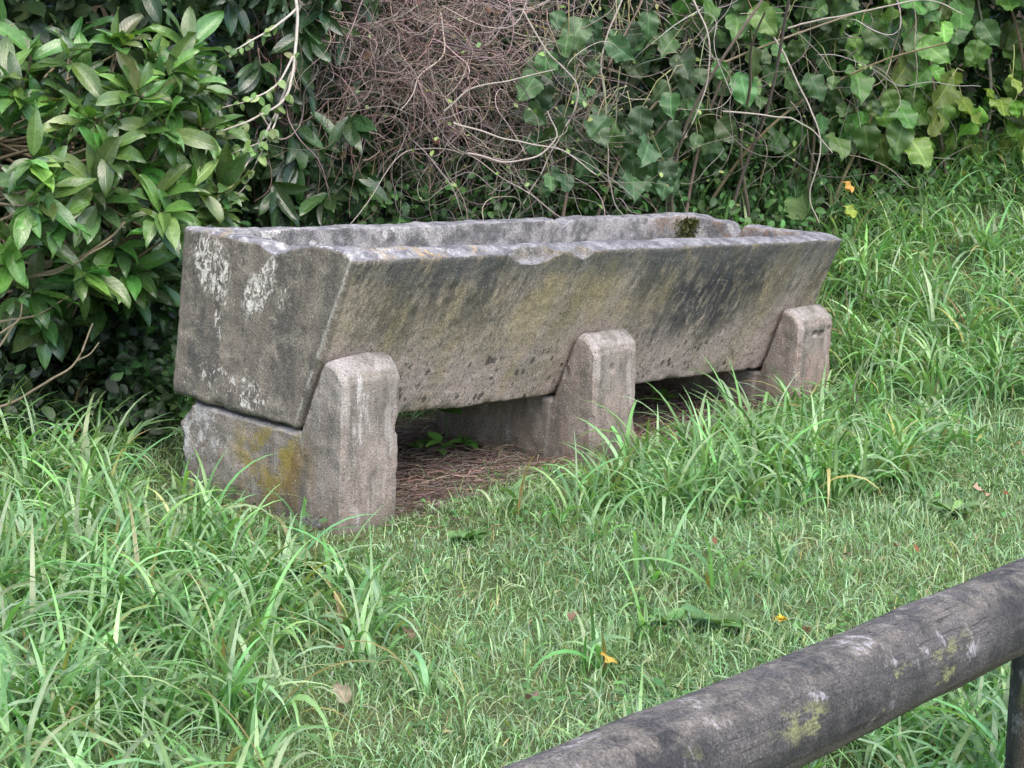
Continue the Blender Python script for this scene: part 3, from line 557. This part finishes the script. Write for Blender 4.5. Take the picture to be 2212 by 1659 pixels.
# the tangle of dead brown twigs
tw = thing('dead_twig_thicket', pix(900, 430, 8.2) * np.array([1, 1, 0]) + np.array([0, 0, gz(pix(900, 430, 8.2)[:2])[0]]), 'mass of dead reddish-brown twigs hanging in the hedge behind the trough', 'twigs')
n = 1250; px = rng.normal(915, 150, n); py = rng.normal(85, 100, n); Y = hedgeY(px) + rng.uniform(-.3, .3, n); d = rdir(n) * np.array([1, .35, .7]) + np.array([.2, -.1, -.15]); P = smooth_path(wander(pixn(px, py, Y), d, n, 20, rng.uniform(.008, .034, n), .36, (0, 0, -.03)), 4)
mb = MB(); rr = np.clip(rng.gamma(3, .0006, n), .0008, .0048)[:, None]; tubes(mb, P, np.linspace(1, .45, 20)[None] * rr, 4, jit((.235, .180, .162), n, .38, .08))
m = rng.choice(n, 420, replace=False); st = P[m, rng.integers(4, 16, 420)]; P2 = smooth_path(wander(st, rdir(420), 420, 9, rng.uniform(.006, .022, 420), .3, (0, 0, -.03)), 2); tubes(mb, P2, np.linspace(1, .4, 9)[None] * rng.uniform(.0008, .0018, (420, 1)), 4, jit((.25, .20, .17), 420, .3, .08))
n = 120; px = rng.normal(940, 170, n); py = rng.uniform(120, 400, n); P = smooth_path(wander(pixn(px, py, hedgeY(px) - .15 + rng.uniform(-.15, .2, n)), rdir(n) * np.array([.5, .3, .2]) + np.array([.05, 0, -1]), n, 14, rng.uniform(.015, .035, n), .26, (0, 0, -.05)))
tubes(mb, P, np.linspace(1, .5, 14)[None] * rng.uniform(.001, .002, (n, 1)), 4, jit((.20, .15, .115), n, .25, .08)); keep(mb.build('twigs', M['twig']), tw)
n = 130; px = rng.normal(930, 170, n); py = rng.normal(150, 120, n); mb = MB(); put_leaves(mb, 'small', pixn(px, py, hedgeY(px) + rng.uniform(-.3, .1, n)), rdir(n), rdir(n), rng.uniform(.02, .05, n), jit((.16, .105, .07), n, .35, .12)); keep(mb.build('dead_leaves', M['dry']), tw)

# pale wiry vine scrambling over the hedge
vn = thing('wiry_vine', onground(pix(1180, 450, 8.2)[:2])[0], 'pale grey leafless vine stems scrambling in loops over the middle of the hedge', 'vine')
n = 250; px = np.concatenate([rng.normal(1130, 170, 175), rng.uniform(1300, 1900, 75)]); py = np.where(np.arange(n) < 95, rng.normal(310, 70, n), rng.normal(130, 110, n)); Y = hedgeY(px) - .05 - rng.uniform(0, .35, n); sgn = rng.choice([-1, 1], n)
P = smooth_path(wander(pixn(px, py, Y), np.stack([sgn, rng.normal(0, .25, n), rng.normal(-.1, .6, n)], -1), n, 30, rng.uniform(.015, .042, n), .33, (0, 0, -.03)), 5)
mb = MB(); tubes(mb, P, np.linspace(1, .55, 30)[None] * rng.uniform(.0011, .0026, (n, 1)), 5, jit((.23, .20, .175), n, .35, .06))
for pts in ([(1700, 60, 8.6), (1890, 20, 8.6), (2000, 0, 8.6), (2080, 30, 8.6)], [(1350, -20, 8.3), (1300, 120, 8.25), (1310, 260, 8.2), (1320, 420, 8.2), (1350, 470, 8.2)], [(1490, -20, 8.4), (1530, 90, 8.35), (1520, 200, 8.35), (1480, 300, 8.35)], [(1660, 60, 8.6), (1720, 170, 8.55), (1770, 300, 8.5), (1750, 420, 8.5), (1770, 480, 8.5)],
            [(980, 265, 7.7), (1100, 300, 7.7), (1220, 330, 7.8), (1290, 380, 7.8)], [(960, 240, 7.75), (1020, 190, 7.75), (1110, 170, 7.75), (1200, 150, 7.75)], [(1010, 330, 7.7), (1120, 350, 7.7), (1200, 300, 7.75), (1180, 240, 7.75)], [(1130, 20, 7.9), (1180, 110, 7.9), (1250, 200, 7.9), (1190, 330, 7.9), (1130, 440, 7.9)], [(1560, 240, 8.4), (1660, 250, 8.4), (1740, 270, 8.45), (1800, 330, 8.45)]):
    pp = polyline([pix(*q) for q in pts], 40)[None]; pp = pp + .006 * np.stack([vnoise(pp[0], 14, i) for i in range(3)], -1)[None]; tubes(mb, pp, np.linspace(.0042, .0024, 40)[None], 6, (.34, .30, .26))
keep(mb.build('stems', M['twig']), vn)
n = 260; i = rng.integers(0, len(P), n); k = rng.integers(4, 29, n); pos = P[i, k]; mb = MB(); put_leaves(mb, 'small', pos, rdir(n) + np.array([0, -.3, -.3]), np.array([.1, -.7, .5]) + .5 * rdir(n), rng.uniform(.014, .030, n), jit((.20, .28, .09), n, .2)); keep(mb.build('leaves', M['small']), vn)

# arching pale vine on the left, with small light leaves
av = thing('arching_vine', onground(pix(500, 450, 6.9)[:2])[0], 'pale bare vine arching down in front of the dark leaves, left of the twig mass', 'vine'); mb = MB(); lv = []
for pts, r in (([(640, -40, 6.9), (641, 60, 6.85), (634, 150, 6.8), (612, 215, 6.75), (560, 250, 6.72), (500, 275, 6.7), (470, 285, 6.7)], .006), ([(634, 120, 6.8), (600, 180, 6.75), (540, 215, 6.7), (460, 240, 6.7)], .004), ([(638, 20, 6.85), (590, 60, 6.8), (530, 95, 6.75), (495, 112, 6.75)], .0045), ([(630, 155, 6.8), (600, 230, 6.8), (575, 290, 6.75), (545, 340, 6.75), (490, 420, 6.7), (465, 440, 6.7)], .0045),
                ([(600, 235, 6.8), (592, 275, 6.75), (570, 320, 6.75), (530, 400, 6.75), (490, 440, 6.75)], .0035), ([(560, 310, 6.75), (520, 325, 6.75), (490, 335, 6.75)], .003)):
    pp = polyline([pix(*q) for q in pts], 44)[None]; pp = pp + .004 * np.stack([vnoise(pp[0], 16, i) for i in range(3)], -1)[None]; tubes(mb, pp, np.linspace(r, r * .45, 44)[None], 6, (.43, .39, .34)); lv.append(pp[0, 12::4])
keep(mb.build('stems', M['twig']), av); pos = np.repeat(np.concatenate(lv), 2, 0); n = len(pos); mb = MB(); put_leaves(mb, 'small', pos, rdir(n) + np.array([0, -.4, -.5]), np.array([.1, -.7, .5]) + .5 * rdir(n), rng.uniform(.025, .045, n), jit((.17, .25, .09), n, .2)); keep(mb.build('leaves', M['small']), av)

# glossy long-leaved shrub beside the trough
def whorl_leaves(mb, tips, axis, nl, size, col, spread=(.5, 1.25), kind='long'):
    n = len(tips); i = np.repeat(np.arange(n), nl); m = len(i); ax = nrm(axis)[i]; r = rdir(m); r = nrm(r - (r * ax).sum(1, keepdims=True) * ax); a_ = rng.uniform(*spread, m)[:, None]
    al = nrm(ax * np.cos(a_) + r * np.sin(a_) + np.array([0, 0, -.12])); pos = tips[i] - ax * rng.uniform(0, .05, (m, 1)) + al * .008
    put_leaves(mb, kind, pos, al, nrm(ax * 1.0 + np.array([0, 0, .8]) + .35 * rdir(m)), rng.uniform(*size, m), col(m))
sh = thing('leafy_shrub', onground((-1.75, 6.75))[0], 'large shrub with long glossy green leaves, spreading beside the left end of the trough', 'shrub')
tp = [(40, 190), (150, 130), (100, 260), (250, 90), (330, 120), (410, 100), (280, 200), (200, 255), (340, 200), (440, 190), (70, 340), (270, 290), (360, 280), (430, 290), (300, 360), (230, 330), (390, 360), (150, 230), (60, 110), (20, 280), (210, 440), (60, 440), (130, 480), (330, 440), (250, 530), (200, 560), (180, 610), (290, 620), (230, 650), (320, 560), (380, 440), (120, 560), (20, 520), (180, 170), (310, 250), (420, 400), (450, 340), (270, 420), (90, 390), (40, 640), (100, 690), (20, 570), (150, 700), (370, 150), (10, 60), (470, 450), (430, 480)]
tips = np.array([pix(x, y, 6.35 + .0011 * x - .25 * math.sin(y / 640 * math.pi) + random.uniform(-.15, .18)) for x, y in tp])
tips = np.concatenate([tips, tips + rng.normal(0, 1, tips.shape) * np.array([.07, .12, .06]) + np.array([0, .12, -.03])])
n = 170; px = rng.uniform(-500, 500, n); py = rng.uniform(40, 760, n) ; k = ~((py > 540) & (px > 200)) & ~((px > 380) & (py < 60)); px, py = px[k], py[k] + 20; ext = pixn(px, py, 6.75 + .0009 * px + rng.uniform(-.15, .55, len(px)))
n = 90; px = rng.uniform(-800, 250, n); top = pixn(px, rng.uniform(-420, -90, n), 6.9 + rng.uniform(-.1, .8, n))
alltips = np.concatenate([tips, ext, top]); root = np.array([-1.75, 7.0, .95]); ax = nrm(nrm(alltips - root) * np.array([.5, .8, .5]) + np.array([.12, -.25, .55]) + .3 * rdir(len(alltips)))
mb = MB(); g = lambda m: jit((.036, .085, .026), m, .3, .08)
nt_ = len(tips); whorl_leaves(mb, tips, ax[:nt_], 9, (.07, .175), lambda m: jit((.088, .172, .046), m, .35, .13), (.35, 1.3)); whorl_leaves(mb, alltips[nt_:], ax[nt_:], 7, (.09, .16), g, (.5, 1.6))
keep(tag(mb.build('crown', M['gloss']), None), sh)
mb = MB(); base = np.array([-1.75, 6.8, gz((-1.75, 6.8))[0] - .05])
for i in range(7):
    hub = np.array([-1.75 + rng.uniform(-.5, .55), 6.75 + rng.uniform(-.25, .2), .75 + rng.uniform(-.25, .5)]); pp = polyline([base + rng.normal(0, .03, 3), (base + hub) / 2 + rng.normal(0, .08, 3), hub], 24)[None]; tubes(mb, pp, np.linspace(.011, .007, 24)[None], 7, (.10, .08, .055)); 
    d_ = np.linalg.norm(alltips - hub, axis=1); sel = np.argsort(d_)[i::7][:55]
    for j in sel:
        if j >= len(alltips) - 90: continue
        a_ = alltips[j]; m_ = (hub + a_) / 2 + rng.normal(0, .05, 3) + np.array([0, 0, -.05]); tubes(mb, polyline([hub, m_, a_ - ax[j] * .05, a_], 16)[None], np.linspace(.007, .0022, 16)[None], 5, (.20, .165, .105))
for pts, r in (([(-80, 610, 6.3), (60, 600, 6.3), (140, 575, 6.28), (230, 520, 6.25), (270, 480, 6.25)], .010), ([(-60, 890, 6.2), (20, 872, 6.2), (110, 820, 6.15), (165, 780, 6.15), (200, 700, 6.15)], .0075), ([(165, 780, 6.15), (195, 765, 6.13), (215, 740, 6.13)], .005), ([(85, 360, 6.4), (130, 345, 6.35), (190, 320, 6.3), (240, 300, 6.3)], .008), ([(85, 360, 6.4), (110, 310, 6.35), (125, 270, 6.3)], .006), ([(-40, 790, 6.2), (0, 745, 6.2), (30, 700, 6.2)], .007), ([(0, 720, 6.2), (40, 690, 6.2), (48, 655, 6.2)], .006), ([(60, 600, 6.3), (120, 590, 6.25), (200, 545, 6.2), (240, 520, 6.2)], .006), ([(80, 365, 6.4), (180, 400, 6.35), (250, 405, 6.3)], .006), ([(0, 695, 6.3), (80, 680, 6.3), (150, 640, 6.3)], .006)):
    pp = polyline([pix(*q) for q in pts], 30)[None]; pp = pp + .004 * np.stack([vnoise(pp[0], 18, i) for i in range(3)], -1)[None]; tubes(mb, pp, np.linspace(r, r * .5, 30)[None] * .72, 6, (.22, .18, .12))
keep(mb.build('branches', M['twig']), sh)

# dark shrub with hanging leaves behind it
ds = thing('drooping_shrub', onground(pix(600, 450, 7.5)[:2])[0], 'dark shrub with drooping grey-green leaves behind the arching pale vine', 'shrub')
n = 150; px = rng.uniform(300, 800, n); py = rng.uniform(-500, 440, n); k = ~((px < 400) & (py > 0)) & ~((px > 690) & (py > 60) & (rng.random(n) < .6)); px, py = px[k], py[k]; dt = pixn(px, py, hedgeY(px) - .15 + rng.uniform(-.2, .3, len(px))); axd = nrm(np.array([.1, -.55, -.55]) + .5 * rdir(len(dt)))
mb = MB(); whorl_leaves(mb, dt, axd, 7, (.10, .17), lambda m: jit((.038, .080, .030), m, .25, .08), (.2, 1.0)); keep(mb.build('crown', M['gloss']), ds)
mb = MB(); b0 = onground(pix(600, 450, 7.7)[:2])[0]
for j in range(0, len(dt), 6): tubes(mb, polyline([b0 + rng.normal(0, .05, 3), (b0 + dt[j]) / 2 + np.array([0, .15, .3]), dt[j] - axd[j] * .08, dt[j]], 18)[None], np.linspace(.008, .002, 18)[None], 5, (.13, .10, .075))
keep(mb.build('branches', M['twig']), ds)

# broad-leaved shrubs along the right of the hedge
def broad_shrub(label, x0, x1, y0, y1, n, size, col, stems, dY=0., near=()):
    mx = (x0 + x1) / 2; gp = onground(pix(mx, 420, float(hedgeY(mx)) + .1)[:2])[0]; o = thing('broadleaf_shrub', gp, label, 'shrub', 'broad-leaved shrubs in the hedge')
    px = rng.uniform(x0, x1, n); py = y0 + (y1 - y0) * rng.random(n) ** .9; Y = hedgeY(px) + dY + rng.uniform(-.42, .30, n); pos = pixn(px, py, Y); ok = pos[:, 2] > gz(pos[:, :2]) + .1; pos = pos[ok]; py = py[ok]
    if len(near): pos = np.concatenate([pos, [pix(*q) for q in near]])
    n = len(pos); al = np.array([.05, -.35, -.75]) + .6 * rdir(n); up = np.array([.25, -.85, .35]) + .6 * rdir(n); s = rng.uniform(*size, n); mb = MB(); put_leaves(mb, 'broad', pos, al, up, s, col(n, pos)); keep(mb.build('crown', M['broad']), o)
    mb = MB()
    k = 0
    for i in range(stems):
        sx = rng.uniform(x0, x1); Ys = float(hedgeY(sx)) + dY + rng.uniform(-.1, .25); p0 = onground(pix(sx, 400, Ys)[:2])[0]; hgt = rng.uniform(1.2, 2.2); P = smooth_path(wander(p0[None] - np.array([0, 0, .03]), np.array([[rng.normal(0, .2), -.05, 1.]]), 1, 18, np.array([hgt / 18]), .14, (0, 0, .05))); tubes(mb, P, np.linspace(.009, .004, 18)[None], 6, jit((.20, .165, .12), 1, .2))
    m = rng.choice(n, min(n, 260), replace=False); b_ = pos[m] + np.array([0, .12, .10]) + .06 * rng.normal(size=(len(m), 3)); c_ = pos[m] * .5 + b_ * .5 + np.array([0, -.01, .03])
    tubes(mb, np.stack([b_, c_, pos[m]], 1), np.tile([[.003, .0022, .0016]], (len(m), 1)), 4, jit((.22, .22, .11), len(m), .2))
    keep(mb.build('stems', M['twig']), o); return o
broad_shrub('thin broad-leaved shrub in mid hedge, dark blue-green hanging leaves under pale vine', 1130, 1540, 20, 400, 120, (.065, .14), lambda n, p: jit((.060, .115, .050), n, .25, .08), 5, -.1, ((1285, 265, 8.1), (1385, 235, 8.1), (1435, 350, 8.1), (1440, 385, 8.1), (1310, 255, 8.0), (1400, 310, 8.1), (1450, 205, 8.0)))
broad_shrub('broad-leaved shrub right of the middle, dull leaves mixed with grey vine', 1480, 1900, -520, 300, 430, (.065, .145), lambda n, p: jit((.060, .120, .040), n, .35, .10), 9)
broad_shrub('broad-leaved shrub at the right end of the hedge with bright yellow-green leaves', 1820, 2650, -560, 335, 760, (.075, .165), lambda n, p: jit((.080, .160, .040), n, .35, .11) * (1 + sstep(1.5, 2.0, p[:, 0]) * sstep(1.55, 1.2, p[:, 2]))[:, None] ** np.array([.95, .7, .5]), 12)

# seedlings under the trough
for i, (x, y, h, lab) in enumerate(((905, 985, .05, 'seedling with two green leaves beside the near support'), (952, 990, .06, 'small green seedling with upright leaves in the straw below the trough'), (962, 965, .13, 'tallest seedling in the shadow below the trough'), (1002, 975, .05, 'seedling nearest the middle support in the shade'), (1435, 880, .05, 'small seedling right of the middle support, under the trough'))):
    g0 = pixg(x, y); mb = MB(); tipz = np.array([0, 0, h]); tubes(mb, np.stack([np.zeros(3), tipz * .5 + [.004, 0, 0], tipz])[None], np.array([[.0016, .0014, .001]]), 5, (.12, .2, .06)); o = mb.build('seedling', M['small']); o.location = g0
    n = 7; mb = MB(); an = np.arange(n) * 2.4; al = np.stack([np.cos(an), np.sin(an), rng.uniform(.0, .5, n)], -1); put_leaves(mb, 'small', tipz * rng.uniform(.45, 1, n)[:, None], al, np.array([0, -.2, 1.]) + 0 * al, rng.uniform(.035, .065, n), jit((.10, .22, .045), n, .15)); mb.build('leaves', M['small'], o); tag(o, lab, 'seedling', 'seedlings below the trough')
# weed rosettes in the lawn
for i, (x, y, s, lab) in enumerate(((655, 1255, .13, 'dandelion rosette of broad pale leaves at the foot of the near support'), (1010, 1180, .08, 'low broad-leaved weed in the grass in front of the near opening'), (1555, 1365, .11, 'plantain rosette with a pale leaf in the middle of the lawn'), (1420, 1070, .09, 'leafy weed before the middle support'), (2060, 1120, .08, 'flat weed rosette on the right part of the lawn'), (1440, 640 + 880 - 160, .08, 'small plantain rosette left of the pale-leaved plantain'))):
    g0 = pixg(x, y); n = 11; an = np.arange(n) * 2.4 + rng.normal(0, .2, n); al = np.stack([np.cos(an), np.sin(an), rng.uniform(.15, .9, n)], -1); mb = MB(); put_leaves(mb, 'long', np.zeros((n, 3)) + [0, 0, .015], al, np.array([0, 0, 1.]) + .2 * rdir(n), np.stack([rng.uniform(.9, 1.4, n) * s, rng.uniform(.7, 1.1, n) * s, np.full(n, s)], -1), jit((.12, .22, .075), n, .15)); o = mb.build('weed_rosette', M['small']); o.location = g0; tag(o, lab, 'weed', 'weed rosettes in the lawn')
# flower and seed stalks
def stalk(x0, y0, top, label, cat, name, col, kind):
    g0 = pixg(x0, y0); v = ray(*top); tp_ = C0 + v * (g0[1] / v[1]) - g0; mb = MB(); s_ = polyline([np.zeros(3), tp_ * .5 + np.array([.006, 0, 0]), tp_], 14)[None]; tubes(mb, s_, np.full((1, 14), .0017), 6, (.25, .27, .10)); o = mb.build(name, M['small']); o.location = g0 + np.array([0, 0, -.005]); mb = MB()
    if kind == 'seed': n = 90; d = rdir(n); P = np.stack([tp_ + d * .003, tp_ + d * .014], 1); tubes(mb, P, np.full((n, 2), .0006), 3, jit(col, n, .2, .03)); mb.build('seed_head', M['petal'], o)
    elif kind == 'flower':
        n = 40; d = nrm(rdir(n) * np.array([1, 1, .25]) + [0, -.2, .35]); put_leaves(mb, 'small', np.repeat(tp_[None], n, 0), d, np.array([0, 0, 1.]) + 0 * d, rng.uniform(.011, .017, n), jit(col, n, .1, .05)); mb.build('flower_head', M['petal'], o)
    else: n = 60; d = rdir(n) * .0025; P = np.stack([tp_ + d * 1.0 + np.array([0, 0, -.012]) * rng.random((n, 1)), tp_ + d * 1.8 + np.array([0, 0, .016]) * rng.random((n, 1))], 1); tubes(mb, P, np.full((n, 2), .001), 3, jit(col, n, .2, .05)); mb.build('seed_spike', M['petal'], o)
    return tag(o, label, cat)
stalk(650, 1290, (660, 1120), 'left one of two dandelion stalks with a grey seed head before the near support', 'dandelion', 'dandelion', (.20, .20, .19), 'seed')
stalk(668, 1300, (682, 1126), 'right one of two dandelion stalks with a grey seed head before the near support', 'dandelion', 'dandelion', (.20, .20, .19), 'seed')
stalk(1690, 1385, (1688, 1335), 'tiny yellow flower standing in the lawn above the log rail', 'flower', 'dandelion', (.65, .50, .06), 'flower')
stalk(1742, 1385, (1742, 1357), 'withered brown flower head beside the tiny yellow flower', 'flower', 'dandelion', (.24, .17, .10), 'seed')
stalk(1640, 1010, (1632, 985), 'fluffy grey seed head among the long grass between the two farther supports', 'dandelion', 'dandelion', (.4, .38, .37), 'seed')
stalk(1835, 800, (1828, 632), 'thin plantain stalk in the grass right of the trough', 'plantain', 'plantain_stalk', (.17, .16, .12), 'spike')
stalk(1860, 950, (1852, 860), 'short plantain stalk right of the farthest support', 'plantain', 'plantain_stalk', (.17, .16, .12), 'spike')

# fallen leaves, one by one
FL = [(2115, 1088, .085, (.52, .36, .27), 'largest fallen leaf, pale pink-brown, lying on the lawn at the right'), (2170, 1098, .045, (.24, .085, .04), 'small rust-red leaf right of the pale pink-brown leaf'), (2185, 800, .06, (.27, .13, .05), 'rust leaf in the grass at the right edge, level with the farthest support'),
      (1893, 1025, .045, (.42, .18, .07), 'orange leaf at the edge of the long grass right of the farthest support'), (2110, 978, .045, (.60, .55, .20), 'pale yellow leaf on the right of the lawn'), (2196, 988, .045, (.50, .27, .11), 'light orange leaf right of the pale yellow leaf'), (1312, 1457, .06, (.55, .40, .08), 'bright yellow leaf in the lawn, middle of the foreground'),
      (1145, 1548, .06, (.33, .23, .17), 'pinkish brown crumpled leaf left of the log rail'), (1056, 1522, .04, (.16, .055, .03), 'dark red leaf left of the pinkish crumpled leaf'), (880, 1408, .045, (.22, .15, .10), 'curled dull brown leaf below the near support'), (948, 1400, .05, (.45, .47, .22), 'pale green-yellow leaf right of the curled brown one'),
      (735, 1442, .04, (.15, .06, .035), 'dark maroon leaf in the grass, left of the curled brown one'), (505, 1540, .045, (.30, .12, .05), 'rust leaf at the end of the long grass, lower left'), (640, 1252, .05, (.36, .17, .07), 'orange-brown leaf lying in the dandelion rosette'), (525, 1242, .045, (.25, .14, .09), 'brown leaf in the long grass left of the dandelion rosette'),
      (1240, 1368, .05, (.26, .16, .11), 'brown leaf half sunk in the lawn, middle of the picture'), (1932, 1212, .055, (.36, .25, .19), 'dull beige leaf in the thin grass above the log rail'), (1975, 1222, .035, (.28, .12, .05), 'small orange-brown leaf beside the dull beige one'), (2100, 768, .035, (.28, .11, .06), 'small red-brown leaf in long grass near the right edge'),
      (1825, 1235, .035, (.22, .14, .10), 'small grey-brown leaf left of the dull beige one'), (1540, 1205, .035, (.22, .11, .06), 'small brown leaf on the lawn below the farther supports'), (735, 1540, .07, (.38, .33, .24), 'long pale dry leaf standing up in the grass, lower left'), (1500, 1058, .04, (.48, .42, .34), 'off-white withered leaf before the long grass right of the middle support')]
for i, (x, y, s, c, lab) in enumerate(FL):
    g0 = pixg(x, y); tv, tq, tuv = leaf_tpl('long' if i % 3 else 'broad', 40 + i); tv = tv.copy(); tv[:, 0] *= 1.5 if i % 3 else .8; tv[:, 1] -= .5; tv[:, 2] += .9 * tv[:, 0] ** 2 * (1 if i % 2 else -1) + .05 * np.sin(tv[:, 1] * 9 + i); mb = MB(); mb.add(tv * s * .8, tq, jit(np.array(c) * .75, 1, .05, .03), tuv); o = mb.build('fallen_leaf', M['dry']); o.location = g0 + np.array([0, -.01, .052]); o.rotation_euler = (rng.uniform(.2, .8), rng.uniform(-.4, .4), rng.uniform(0, 6.28)); tag(o, lab, 'leaf', 'fallen leaves on the grass')
# the big half-yellow leaves caught in the bank grass
for (x, y, s, c, lab) in ((1828, 402, .062, (.50, .30, .08), 'ragged orange-yellow leaf caught on tall grass beyond the right end of the trough'), (1832, 455, .07, (.27, .34, .07), 'yellow-green leaf below the ragged orange leaf'), (1738, 440, .17, (.10, .17, .06), 'large grey-green leaf lying in the grass behind the right end of the trough')):
    Y = 8.75; v = ray(x, y); pz = C0 + v * (Y / v[1]); tv, tq, tuv = TPL['broad'][2]; tv = tv - [0, .5, 0]; tv[:, 2] += 1.6 * tv[:, 0] ** 2 + .12 * np.sin(tv[:, 1] * 8); mb = MB(); mb.add(tv * s, tq, jit(c, 1, .02, .02), tuv); o = mb.build('caught_leaf', M['dry']); o.location = pz; o.rotation_euler = (.9, rng.uniform(-.9, .9), rng.uniform(-1.2, 1.2)); tag(o, lab, 'leaf')
# stone in the grass
b = bmesh.new(); bmesh.ops.create_icosphere(b, subdivisions=4, radius=.055)
for v in b.verts: v.co = Vector((v.co.x * 1.2, v.co.y, v.co.z * .7)) * (1 + .25 * float(vnoise(np.array([v.co[:]]), 14, 3)[0]))
me = bpy.data.meshes.new('stone'); b.to_mesh(me); b.free(); me.polygons.foreach_set('use_smooth', np.ones(len(me.polygons), bool)); o = link('stone', me, M['sup']); o.location = pixg(25, 1480) + np.array([0, 0, .02]); tag(o, 'grey stone half hidden in the long grass at the lower left', 'stone')
